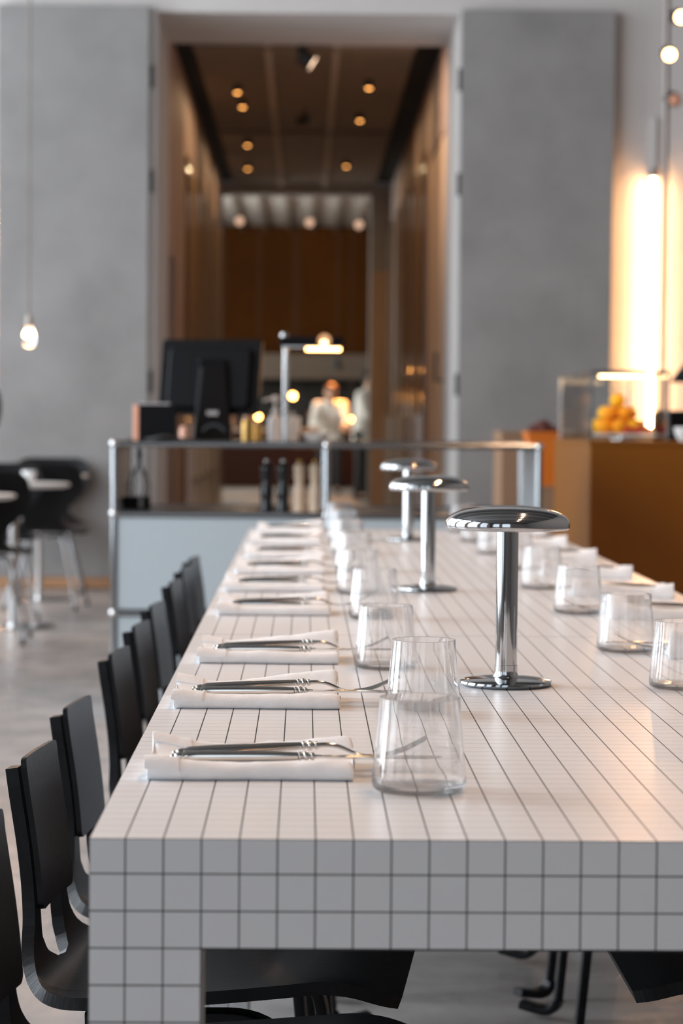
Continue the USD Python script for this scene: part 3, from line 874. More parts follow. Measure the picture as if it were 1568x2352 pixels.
# small power supply with its cables on the shelf
ps = thing('power_supply', 'black power supply block with hanging cables on the left of the shelf', 'power supply', (PXM(318, 8.85), D2Y(8.85), KS))
obj('block', bx(-0.052, 0.046, -0.04, 0.05, 0, 0.044, 0.006), 'black_plastic', ps)
for k, (a, b) in enumerate(((-0.03, 0.008), (-0.012, 0.002), (0.02, 0.012), (0.034, 0.006))):
    obj('cable', tube(spline([(a, 0.01, 0.044), (a * 1.15, 0.012, 0.10), (b * 0.6, 0.02, 0.17), (b * 0.3 + 0.004 * k - 0.006, 0.03, 0.236)], 24), 0.0034, 8), 'cable', ps, True)
obj('plug', bx(0.008, 0.022, -0.055, -0.04, 0.004, 0.05, 0.004), 'grey_print', ps)

# point-of-sale monitor seen from behind
mo = thing('monitor', 'black till monitor seen from behind on a wedge-shaped stand', 'monitor', (PXM(490, 8.86), D2Y(8.86), KT), 0)
def wedge(pts_b, pts_t, z0, z1, k=0.3):
    n = 9; L = []
    b, t = np.array(pts_b, float), np.array(pts_t, float)
    for u in np.linspace(0, 1, n):
        L.append(np.c_[b * (1 - u) + t * u, np.full(len(b), z0 + (z1 - z0) * u)])
    return loft(L)
rr = lambda w, d, r=0.012: np.array(sbox(-w / 2 + r, -d / 2 + r, w / 2 - r, d / 2 - r).buffer(r, quad_segs=4).exterior.coords[:-1])[::-1]
stand = wedge(rr(0.142, 0.20), rr(0.108, 0.075, 0.02), 0.004, 0.272)
mst = obj('stand', stand, 'black_plastic', mo, 40)
arch = [Polygon([(0.052 * math.cos(t), 0.052 * math.sin(t) * 1.05) for t in np.linspace(0, PI, 24)] + [(0.043 * math.cos(t), 0.043 * math.sin(t) * 1.05) for t in np.linspace(PI, 0, 24)])]
am = trimesh.creation.extrude_polygon(arch[0], 0.006, engine='earcut'); am.apply_transform(trimesh.transformations.rotation_matrix(PI / 2, (1, 0, 0))); am.apply_translation((0.004, -0.086, 0.012))
obj('cable_arch', am, 'black_gloss', mst, 30)
obj('name_plate', bx(-0.020, 0.020, -0.088, -0.078, 0.096, 0.112, 0.002), 'grey_print', mst)
obj('hinge', bx(-0.055, 0.045, -0.03, 0.06, 0.262, 0.30, 0.01), 'black_plastic', mo)
hd = bx(-0.205, 0.170, -0.020, 0.014, -0.140, 0.140, 0.012)
back_cover = bx(-0.168, 0.135, -0.045, -0.018, -0.125, 0.10, 0.015)
scr = bx(-0.195, 0.160, 0.0138, 0.016, -0.130, 0.130)
TR = trimesh.transformations.rotation_matrix
def mon(m):
    m = m.copy(); m.apply_transform(TR(-0.25, (1, 0, 0))); m.apply_transform(TR(-0.18, (0, 0, 1))); m.apply_translation((0.006, 0.03, 0.235)); return m
msh = obj('screen_housing', mon(hd), 'black_plastic', mo)
obj('back_cover', mon(back_cover), 'black_plastic', msh)
obj('screen', mon(scr), 'black_gloss', msh)
pr = thing('receipt_printer', 'small black receipt printer box with a copper left side', 'printer', (PXM(357, 8.66), D2Y(8.66), KT))
obj('body', bx(-0.055, 0.075, -0.07, 0.07, 0, 0.132, 0.006), 'black_plastic', pr)
obj('side_cover', bx(-0.074, -0.054, -0.068, 0.068, 0.002, 0.130, 0.006), 'copper', pr)
obj('lid', bx(-0.05, 0.055, -0.055, 0.06, 0.1315, 0.138, 0.003), 'grey_print', pr)
obj('cable', tube(spline([(-0.03, -0.06, 0.012), (0.0, -0.10, 0.012), (0.05, -0.105, 0.020), (0.085, -0.09, 0.012), (0.12, -0.085, 0.008), (0.155, -0.07, 0.006)], 40), 0.006, 8), 'cable', pr, True)
# desk lamp with a long black head
dl = thing('desk_lamp', 'desk lamp with chrome stem and lit black horizontal head', 'lamp', (PXM(655, 8.95), D2Y(8.95), KT))
obj('base', lathe([(0, 0), (0.028, 0), (0.028, 0.004), (0.012, 0.008), (0, 0.008)], 40), 'chrome', dl, 40)
obj('stem', lathe([(0, 0.006), (0.0095, 0.006), (0.0095, 0.345), (0, 0.345)], 24), 'satin_chrome', dl, 40)
s = trimesh.creation.icosphere(3, 0.012); s.apply_scale((1, 1, 0.9)); s.apply_translation((0, 0, 0.35)); obj('joint', s, 'chrome', dl, True)
dlh = obj('head', bx(-0.022, 0.212, -0.03, 0.03, 0.353, 0.389, 0.010), 'black_plastic', dl)
obj('switch_knob', lathe([(0, 0.386), (0.014, 0.386), (0.014, 0.398), (0.009, 0.404), (0, 0.404)], 24, (-0.006, -0.01, 0)), 'chrome', dlh, 40)
obj('reflector', bx(-0.01, 0.205, -0.022, 0.022, 0.349, 0.3535, 0.001), 'satin_chrome', dlh)
tbm = lathe([(0, 0), (0.0075, 0.001), (0.0075, 0.128), (0, 0.129)], 16); tbm.apply_transform(TR(PI / 2, (0, 1, 0))); tbm.apply_translation((0.074, -0.012, 0.345))
obj('lamp_tube', tbm, 'tube', dlh, 40)
# added glowing ball that paints a bright reflection on the head front
s = trimesh.creation.icosphere(3, 0.024); s.apply_translation((0.142, -0.052, 0.374)); gbl = obj('glint_ball', s, 'glint_glow', dlh, True)
s = trimesh.creation.icosphere(2, 0.011); s.apply_scale((1, 1, 0.7)); s.apply_translation((0.140, -0.076, 0.365)); obj('filament', s, 'tube', dlh, True)  # bright core of the same painted reflection, no real filament
# pump bottle, cup, bowl
pb = thing('pump_bottle', 'clear pump bottle with a white nozzle left of the lamp stem', 'bottle', (PXM(632, 8.98), D2Y(8.98), KT), 0)
obj('body', lathe([(0, 0), (0.026, 0), (0.028, 0.006), (0.028, 0.075), (0.020, 0.092), (0.011, 0.098), (0.011, 0.106), (0, 0.106)], 32), 'ceramic', pb, 40)
obj('pump', join(lathe([(0, 0.106), (0.0125, 0.106), (0.0125, 0.118), (0.005, 0.120), (0.005, 0.150), (0.013, 0.152), (0.014, 0.166), (0.008, 0.172), (0, 0.172)], 24), tube(spline([(0, 0, 0.156), (-0.025, 0, 0.158), (-0.046, 0, 0.150)], 10), 0.005, 10)), 'ceramic', pb, 40)
cu = obj('cup', lathe([(0, 0), (0.024, 0), (0.030, 0.05), (0.033, 0.092), (0.031, 0.093), (0.028, 0.05), (0.022, 0.004), (0, 0.004)], 32, (PXM(672, 9.05), D2Y(9.05), KT)), 'ceramic', None, 40)
tag(cu, 'white cup right of the chrome lamp stem on the console', 'cup')
bw = obj('bowl', lathe([(0, 0), (0.026, 0), (0.040, 0.012), (0.052, 0.033), (0.050, 0.034), (0.038, 0.015), (0.024, 0.004), (0, 0.004)], 40, (PXM(726, 9.02), D2Y(9.02), KT)), 'ceramic', None, 40)
tag(bw, 'low white bowl on the console under the lit lamp head', 'bowl')
for k, (px, D, h, r, mt, l) in enumerate(((592, 9.1, 0.075, 0.019, 'brass', 'amber jar on the console right of the monitor stand'), (570, 9.05, 0.095, 0.022, 'brass', 'taller amber jar against the monitor stand'),
                                          (425, 9.05, 0.055, 0.020, 'copper', 'small copper cup between the printer and the monitor stand'))):
    j = thing('jar', l, 'jar', (PXM(px, D), D2Y(D), KT))
    obj('body', lathe([(0, 0), (r, 0), (r, h * 0.8), (r * 0.7, h * 0.88), (r * 0.7, h * 0.9), (0, h * 0.9)], 28), mt, j, 40)
    obj('lid', lathe([(0, h * 0.9), (r * 0.8, h * 0.9), (r * 0.8, h), (0, h)], 28), 'copper', j, 40)

# ------------------------------------------------------------------ mustard bar counter on the right
ctr = thing('bar_counter', 'mustard brown lacquered bar counter on the right behind the tables', 'counter')
obj('body', bx(1.226, 3.6, 7.30, 8.62, 0.0, 0.985, 0.006), 'mustard', ctr)
obj('countertop', bx(1.222, 3.6, 7.296, 8.624, 0.985, 1.0, 0.003), 'mustard', ctr)
dc = thing('display_case', 'glass display case standing on the mustard bar counter', 'display case', (0, 0, 1.0))
X0, X1, Y0, Y1, HH = 1.238, 1.545, 7.42, 8.56, 0.262
g = 0.003
obj('front_pane', bx(X0, X1, Y0, Y0 + g * 2, 0.0, HH), 'pane', dc)
obj('back_pane', bx(X0, X1, Y1 - g * 2, Y1, 0.0, HH), 'pane', dc)
obj('side_pane', bx(X0, X0 + g * 2, Y0 + 0.007, Y1 - 0.007, 0.0, HH), 'pane', dc)
obj('side_pane', bx(X1 - g * 2, X1, Y0 + 0.007, Y1 - 0.007, 0.0, HH), 'pane', dc)
obj('top_pane', bx(X0, X1, Y0, Y1, HH, HH + 0.008), 'pane', dc)
for (x, y) in ((X0, Y0), (X0, Y1 - 0.012), (X1 - 0.012, Y0), (X1 - 0.012, Y1 - 0.012)):
    obj('post', bx(x, x + 0.012, y, y + 0.012, 0.0, HH, 0.002), 'satin_chrome', dc)
obj('top_rail', bx(X0, X1, Y0, Y0 + 0.012, HH - 0.004, HH + 0.010, 0.002), 'satin_chrome', dc)
obj('light_strip', bx(X0 + 0.07, X1 - 0.02, Y0 + 0.30, Y0 + 0.312, HH - 0.012, HH - 0.003, 0.002), 'case_strip', dc)
tr_ = thing('serving_tray', 'pale tray under the fruit inside the display case', 'tray', (1.42, 7.86, 1.0))
obj('plate', bx(-0.105, 0.125, -0.12, 0.12, 0.018, 0.026, 0.004), 'ceramic', tr_)
obj('stand', lathe([(0, 0), (0.05, 0), (0.05, 0.004), (0.012, 0.008), (0.012, 0.018), (0, 0.018)], 32), 'satin_chrome', tr_, 40)
ORANGE = trimesh.creation.icosphere(3, 0.031); ORANGE.apply_scale((1, 1, 0.94))
STALK = lathe([(0, 0.027), (0.0035, 0.027), (0.003, 0.032), (0, 0.032)], 10)
rng = np.random.default_rng(5)
ops = {}
spots = []
WORDS = {8: ['right', 'rear right', 'rear', 'rear left', 'left', 'front left', 'front', 'front right'], 5: ['right', 'rear', 'left', 'front left', 'front right'], 1: ['']}
for lay, (n, r) in enumerate(((8, 0.083), (5, 0.054), (1, 0.0))):
    for k in range(n):
        a = k * 2 * PI / n + 0.2 * lay
        spots.append((1.400 + r * math.cos(a) * 0.95, 7.86 + r * math.sin(a), 1.026 + 0.029 + lay * 0.052, lay, WORDS[n][k]))
hgt = ['bottom', 'middle', 'top']
fl = [0, 0, 0]
for k, (x, y, z, lay, wd) in enumerate(spots):
    mt = 'yellow_skin' if k % 3 == 1 else 'orange_skin'
    nm = 'yellow' if k % 3 == 1 else 'deep orange'
    l = f'{nm} citrus fruit at the {wd} of the {hgt[lay]} layer in the display case' if wd else f'{nm} citrus fruit crowning the pile in the display case'
    grp = 'citrus fruit piled in the display case'
    if mt not in ops:
        t = thing('citrus_fruit', l, 'fruit', (x, y, z), 10 * k, grp)
        obj('flesh', ORANGE, mt, t, True); obj('stalk', STALK, 'pale_wood', t)
        ops[mt] = t
    else:
        dup(ops[mt], l, (x, y, z), 37 * k, grp)
RED = trimesh.creation.icosphere(2, 0.019); RED.apply_scale((1, 1, 0.8))
rp = None
for k, (x, y) in enumerate(((1.470, 7.770), (1.512, 7.78), (1.517, 7.826), (1.430, 7.762))):
    l = ('red plum-sized fruit in the middle of the front edge of the fruit tray', 'red plum-sized fruit at the front right corner of the fruit tray', 'red plum-sized fruit behind the right corner one on the fruit tray', 'leftmost red plum-sized fruit at the front of the fruit tray')[k]
    if rp is None:
        rp = thing('red_fruit', l, 'fruit', (x, y, 1.0415), 0, 'red fruit on the tray')
        obj('flesh', RED, 'red_skin', rp, True); obj('stalk', lathe([(0, 0.012), (0.002, 0.012), (0.002, 0.02), (0, 0.02)], 8), 'pale_wood', rp)
    else:
        dup(rp, l, (x, y, 1.0415), 50 * k)
bxx = thing('card_terminal', 'black box standing on the counter at the right edge', 'box', (1.632, 8.0, 1.0))
obj('body', bx(-0.065, 0.075, -0.05, 0.05, 0, 0.115, 0.008), 'black_plastic', bxx); obj('lid', bx(-0.06, 0.07, -0.045, 0.045, 0.115, 0.121, 0.003), 'black_gloss', bxx)
cbw = obj('bowl', lathe([(0, 0), (0.020, 0), (0.022, 0.004), (0.036, 0.026), (0.041, 0.054), (0.039, 0.055), (0.033, 0.028), (0.018, 0.007), (0, 0.006)], 40, (1.592, 7.345, 1.0)), 'ceramic', None, 40)
tag(cbw, 'white porcelain bowl on the front edge of the bar counter', 'bowl')
cl = thing('counter_lamp', 'black cone-shaded lamp cut off by the right edge', 'lamp', (1.79, 8.25, 1.0))
obj('base', lathe([(0, 0), (0.06, 0), (0.06, 0.008), (0, 0.01)], 40), 'black_plastic', cl, 40)
obj('stem', lathe([(0, 0.008), (0.007, 0.008), (0.007, 0.24), (0, 0.24)], 16), 'satin_chrome', cl, 40)
obj('shade', lathe([(0.118, 0.242), (0.119, 0.246), (0.03, 0.359), (0.0, 0.364), (0.0, 0.358), (0.026, 0.354), (0.112, 0.243)], 48), 'black_plastic', cl, 40)
# low tan cabinet, orange bin and its stand behind the counter
cab = thing('cabinet', 'low tan cabinet between the console and the bar counter', 'cabinet')
obj('body', bx(1.14, 2.6, 10.4, 10.9, 0.0, 1.005, 0.005), 'tan_box', cab); obj('cabinet_top', bx(1.135, 2.6, 10.395, 10.905, 1.005, 1.022, 0.003), 'tan_box', cab)
sd = thing('plinth', 'tan plinth carrying the orange bin', 'plinth')
obj('body', bx(1.18, 1.50, 9.36, 9.72, 0, 0.755, 0.004), 'tan_box', sd); obj('plinth_top', bx(1.175, 1.505, 9.355, 9.725, 0.755, 0.77, 0.002), 'tan_box', sd)
ob = thing('bin', 'orange open bin on a tan plinth beside the bar counter', 'bin', (1.262, 9.53, 0.77))
def tub(w0, w1, h, t):
    L = [np.c_[rr(w0, w0 * 1.3), np.zeros(len(rr(w0, w0 * 1.3)))], np.c_[rr(w1, w1 * 1.3), np.full(len(rr(w1, w1 * 1.3)), h)], np.c_[rr(w1 - 2 * t, w1 * 1.3 - 2 * t), np.full(len(rr(1, 1)), h)], np.c_[rr(w0 - 2 * t, w0 * 1.3 - 2 * t), np.full(len(rr(1, 1)), t)]]
    return loft(L)
obj('tub', tub(0.13, 0.165, 0.25, 0.004), 'orange_box', ob, 40)
obj('rim', tub(0.172, 0.176, 0.02, 0.006).apply_translation((0, 0, 0.234)), 'orange_box', ob, 40)
rng = np.random.default_rng(4)
mc = None
for k, (x, y, z) in enumerate(((-0.045, -0.04, 0.255), (0.0, -0.05, 0.262), (0.045, -0.04, 0.255), (-0.03, 0.035, 0.265), (0.03, 0.03, 0.268), (0.0, 0.0, 0.285))):
    b = trimesh.creation.icosphere(3, 0.036); v = np.array(b.vertices); v *= (1 + 0.35 * (meshkit.fbm(v * 40 + k, 3, k) - 0.5))[:, None]; b.vertices = v; b.apply_scale((1, 1, 0.7))
    b.apply_translation((1.262 + x, 9.53 + y, 0.77 + z))
    tag(obj('rolled_cloth', b, 'maroon_cloth', None, True), ('front left', 'front middle', 'front right', 'rear left', 'rear right', 'topmost')[k] + ' dark red rolled cloth heaped in the orange bin', 'cloth', 'dark red cloths in the orange bin')

# ------------------------------------------------------------------ warm wall lights and spotlights
for x, l in ((2.307, 'tall warm wall light glowing on the wall at the right'), (-2.03, 'tall warm wall light beyond the left door leaf, outside the frame')):
    wl = thing('wall_light', l, 'light', (x, YB, 0))
    obj('channel', bx(-0.022, 0.022, -0.022, -0.002, 0.95, 2.98, 0.002), 'reveal', wl)
    obj('lamp_tube', lathe([(0, 1.0), (0.013, 1.0), (0.013, 2.60), (0, 2.60)], 16, (0, -0.040, 0)), 'led', wl, 40)
    obj('end_cap', join(bx(-0.018, 0.018, -0.06, -0.02, 2.60, 2.66, 0.002)), 'hood', wl)
    obj('end_cap', join(bx(-0.018, 0.018, -0.06, -0.02, 0.94, 1.0, 0.002)), 'hood', wl)
tk = thing('spot_pole', 'vertical metal pole with clip-on spotlights at the upper right', 'light')
tx, ty = PXM(1520, 12.0), D2Y(12.0)
obj('pole', tube([(tx, ty, 0.012), (tx, ty, 6.2)], 0.015, 16), 'pole_metal', tk, 40)
obj('foot_plate', lathe([(0, 0), (0.09, 0), (0.09, 0.01), (0, 0.012)], 32, (tx, ty, 0)), 'pole_metal', tk, 40)
for k, (px, py, on) in enumerate(((1552, 45, 1), (1527, 130, 1), (1540, 232, 0))):
    z = 1.071 + (964 - py) * 12.0 / 5553 + 0.012 * 0
    x = PXM(px, 11.9)
    can = lathe([(0, 0), (0.034, 0), (0.036, 0.004), (0.036, 0.09), (0.02, 0.11), (0, 0.11)], 28)
    a = (-0.55, 0.1, -0.2)[k]
    T = TR(a, (0, 1, 0)) @ TR(-PI * 0.42, (1, 0, 0))
    can.apply_transform(T); can.apply_translation((x, ty - 0.1, z))
    sp = obj('spot_housing', can, 'beam_dark', tk, 40)
    obj('arm', tube([(tx, ty, z), (x, ty - 0.03, z)], 0.006, 8), 'beam_dark', tk, 40)
    lens = lathe([(0, -0.006), (0.020, -0.004), (0.030, 0.0005), (0, 0.001)], 24); lens.apply_transform(T); lens.apply_translation((x, ty - 0.1, z))
    obj('lens', lens, 'spot' if on else 'copper', tk, 40)
# pendant bulb on the left
pe = thing('pendant_bulb', 'bare glowing pendant bulb hanging on a long cord at the left', 'pendant lamp', (PXM(68, 10.6), D2Y(10.6), 0))
zb = 1.071 + (964 - 772) * 10.6 / 5553
obj('cord', tube([(0, 0, zb + 0.075), (0, 0, 6.2)], 0.0035, 8), 'hood_dark', pe, 40)
obj('socket', lathe([(0, zb + 0.028), (0.014, zb + 0.028), (0.016, zb + 0.05), (0.012, zb + 0.078), (0, zb + 0.08)], 24), 'hood', pe, 40)
obj('bulb', lathe([(0, zb - 0.062), (0.018, zb - 0.056), (0.028, zb - 0.036), (0.027, zb - 0.012), (0.015, zb + 0.02), (0.013, zb + 0.03), (0, zb + 0.03)], 32), 'glass', pe, True)
s = trimesh.creation.icosphere(2, 0.018); s.apply_translation((0, 0, zb - 0.004)); obj('filament', s, 'bulb', pe, True)
# dark round shade cut off by the left edge
ls = thing('shade_lamp', 'dark rounded lamp shade just showing at the left edge', 'lamp', (-1.448, D2Y(11.4), 0))
obj('shade', lathe([(0.118, 0.985), (0.145, 1.03), (0.158, 1.085), (0.160, 1.13), (0.152, 1.18), (0.130, 1.225), (0.09, 1.262), (0.04, 1.282), (0, 1.287), (0, 1.28), (0.086, 1.256), (0.125, 1.22), (0.147, 1.176), (0.155, 1.13), (0.153, 1.087), (0.140, 1.034), (0.114, 0.988), (0.118, 0.985)], 64), 'shell_black', ls, True)
obj('lamp_bulb', lathe([(0, 1.06), (0.03, 1.075), (0.038, 1.11), (0.02, 1.16), (0.014, 1.28), (0, 1.28)], 24), 'ceramic', ls, True)
obj('cord', tube([(0, 0, 1.28), (0, 0, 6.2)], 0.004, 8), 'cable', ls, 40)
# ceiling spots of the dining hall, all out of the picture above
n = 0
for x in (1.45,):
    for y in (-0.6, 0.9, 2.4, 3.9, 5.4):
        cs = thing('ceiling_spot', f'{ORD[n]} warm ceiling spot above the right side of the table', 'light', (x, y, 5.78))
        obj('housing', lathe([(0.05, -0.12), (0.055, -0.12), (0.055, 0.0), (0, 0.0), (0, -0.02), (0.045, -0.02)], 28), 'beam_dark', cs, 40)
        obj('lens', lathe([(0, -0.10), (0.044, -0.10), (0.044, -0.095), (0, -0.095)], 24), 'spot', cs, 40)
        n += 1
        l = UsdLux.DiskLight.Define(stage, f'/World/spot_beam_{n}')
        l.AddTranslateOp().Set(Gf.Vec3d(x, y, 5.655)); l.AddRotateYOp().Set(-9.0)
        l.CreateRadiusAttr(0.04); l.CreateIntensityAttr(SPOT); l.CreateColorAttr(Gf.Vec3f(1.0, 0.60, 0.36))
        sh = UsdLux.ShapingAPI.Apply(l.GetPrim()); sh.CreateShapingConeAngleAttr(32.0); sh.CreateShapingConeSoftnessAttr(1.0)
# recessed lamps in the corridor ceiling
DLS = [(540, 220), (552, 253), (564, 340), (565, 393), (840, 207), (820, 281), (790, 385), (683, 293)]
names = ['nearest left', 'second left', 'third left', 'farthest left', 'nearest right', 'second right', 'farthest right', 'dim middle']
dp = {}
for k, (px, py) in enumerate(DLS):
    D = 5553 * (CZ - 0.06 - 1.071) / (964 - py)
    x = PXM(px, D)
    key = 'dim' if k == 7 else 'lit'
    l = f'{names[k]} amber downlight in the corridor ceiling'
    if key not in dp:
        t = thing('downlight', l, 'light', (x, D2Y(D), CZ))
        obj('trim_ring', lathe([(0.026, -0.06), (0.032, -0.06), (0.032, 0.0), (0.0, 0.0), (0, -0.01), (0.026, -0.01)], 28), 'beam_dark', t, 40)
        obj('lens', lathe([(0, -0.064), (0.018, -0.062), (0.027, -0.050), (0, -0.048)], 24), 'downlight' if key == 'lit' else 'copper', t, 40)
        dp[key] = t
    else:
        dup(dp[key], l, (x, D2Y(D), CZ))
    if key == 'lit':
        cl_ = UsdLux.DiskLight.Define(stage, f'/World/downlight_beam_{k}')
        cl_.AddTranslateOp().Set(Gf.Vec3d(x, D2Y(D), CZ - 0.07)); cl_.CreateRadiusAttr(0.02); cl_.CreateIntensityAttr(DOWN); cl_.CreateColorAttr(Gf.Vec3f(1.0, 0.68, 0.38))
        sh = UsdLux.ShapingAPI.Apply(cl_.GetPrim()); sh.CreateShapingConeAngleAttr(55.0); sh.CreateShapingConeSoftnessAttr(0.8)
for k, (x, y) in enumerate(((0.10, 14.95), (0.12, 18.9))):
    t = thing('ceiling_fitting', ('nearer', 'farther')[k] + ' dark small fitting hanging from the corridor ceiling', 'light', (x, y, CZ))
    obj('body', lathe([(0, -0.11), (0.03, -0.11), (0.035, -0.09), (0.03, -0.03), (0.012, -0.02), (0.012, 0), (0, 0)], 24), 'beam_dark', t, 40)
    if k:
        continue
    l = UsdLux.DiskLight.Define(stage, f'/World/added_corridor_wash_{k}')  # added lamp that brightens the tan doorway, not a known fixture
    l.AddTranslateOp().Set(Gf.Vec3d(x, y, CZ - 0.118)); l.AddRotateYOp().Set(-58.0); l.CreateRadiusAttr(0.025); l.CreateIntensityAttr(ADDED_WASH * 1.2); l.CreateColorAttr(Gf.Vec3f(1.0, 0.70, 0.48))
    hs = lathe([(0.052, -0.085), (0.055, -0.085), (0.055, 0.02), (0, 0.02), (0, 0.012), (0.052, 0.012)], 28); hs.apply_transform(TR(math.radians(-58.0), (0, 1, 0))); hs.apply_translation((0, 0, -0.118))
    obj('added_shroud', hs, 'beam_dark', t, 40)  # added housing that hides the wash disc from view
    sh = UsdLux.ShapingAPI.Apply(l.GetPrim()); sh.CreateShapingConeAngleAttr(60.0); sh.CreateShapingConeSoftnessAttr(0.6)
for k, (px, py) in enumerate(((547, 511), (707, 513), (820, 517))):
    D = 33.0
    t = thing('kitchen_lamp', f'{("left", "middle", "right")[k]} pale round lamp under the far kitchen ceiling', 'light', (PXM(px, D), D2Y(D), 1.071 + (964 - py) * D / 5553))
    s = trimesh.creation.icosphere(2, 0.055); obj('globe', s, 'downlight_pale', t, True)
    obj('rod', tube([(0, 0, 0.05), (0, 0, 4.25 - (1.071 + (964 - py) * D / 5553))], 0.0025, 6), 'beam_dark', t, 40)

# ------------------------------------------------------------------ kitchen at the far end
kc = thing('kitchen_counter', 'dark maroon kitchen counter seen far down the corridor', 'counter')
obj('body', bx(-1.6, 1.6, 33.6, 34.4, 0.08, 0.90, 0.01), 'maroon', kc); obj('countertop', bx(-1.62, 1.62, 33.56, 34.44, 0.90, 0.94, 0.008), 'hood', kc)
obj('plinth', bx(-1.55, 1.55, 33.66, 34.34, 0.0, 0.08), 'reveal', kc)
hdn = thing('range_hood', 'grey brown range hood above the far kitchen counter', 'range hood')
obj('canopy', bx(-2.0, 2.0, 36.6, 37.9, 1.78, 2.12, 0.02), 'hood_dark', hdn); obj('canopy_lip', bx(-2.02, 2.02, 36.55, 36.6, 1.72, 1.84, 0.01), 'hood_dark', hdn)
rg = thing('cooking_range', 'dark cooking range under the hood at the back of the kitchen', 'cooker')
obj('body', bx(-1.9, 1.9, 36.8, 37.9, 0.0, 0.92, 0.01), 'black_plastic', rg); st('trim_4', bx(-1.9, 1.9, 37.92, 37.99, 0.92, 1.74, 0.005), 'beam_dark')
for k, (px, py, r) in enumerate(((672, 910, 0.040), (683, 968, 0.028), (805, 962, 0.028), (593, 958, 0.032))):
    D = 35.2
    z = 1.071 + (964 - py) * D / 5553
    t = thing('heat_lamp', f'{("first", "second", "fourth", "leftmost")[k]} small amber heat lamp among the far kitchen clutter', 'lamp', (PXM(px, D), D2Y(D), z))
    s = trimesh.creation.icosphere(2, r); obj('bulb', s, 'heat', t, True)
    obj('rod', tube([(0, 0, r * 0.9), (0, 0, 4.25 - z)], 0.0025, 6), 'beam_dark', t, 40)
rng = np.random.default_rng(12)
for k in range(7):
    x = -1.05 + 0.33 * k
    h, r = rng.uniform(0.16, 0.30), rng.uniform(0.05, 0.085)
    t = thing('stock_pot', f'{ORD[k] if k else "leftmost"} steel pot from the left on the far cooking range', 'pot', (x, 37.2, 0.92))
    obj('body', lathe([(0, 0), (r, 0), (r, h), (0, h)], 24), 'satin_chrome' if k % 2 else 'copper', t, 40)
    obj('lid', lathe([(0, h), (r * 1.04, h), (r * 0.9, h + 0.02), (0.012, h + 0.03), (0.012, h + 0.05), (0, h + 0.05)], 24), 'satin_chrome', t, 40)

import manifold3d as m3


def hull_bones(bones, edge=0.03, rounds=12):
    out = None
    for a, ra, b, rb in bones:
        sa = m3.Manifold.sphere(ra, 20).translate(tuple(map(float, a))); sb = m3.Manifold.sphere(rb, 20).translate(tuple(map(float, b)))
        h = m3.Manifold.batch_hull([sa, sb])
        out = h if out is None else out + h
    q = out.refine_to_length(edge).to_mesh()
    m = tm(q.vert_properties[:, :3], q.tri_verts)
    m.merge_vertices()
    trimesh.smoothing.filter_taubin(m, iterations=rounds)
    return m


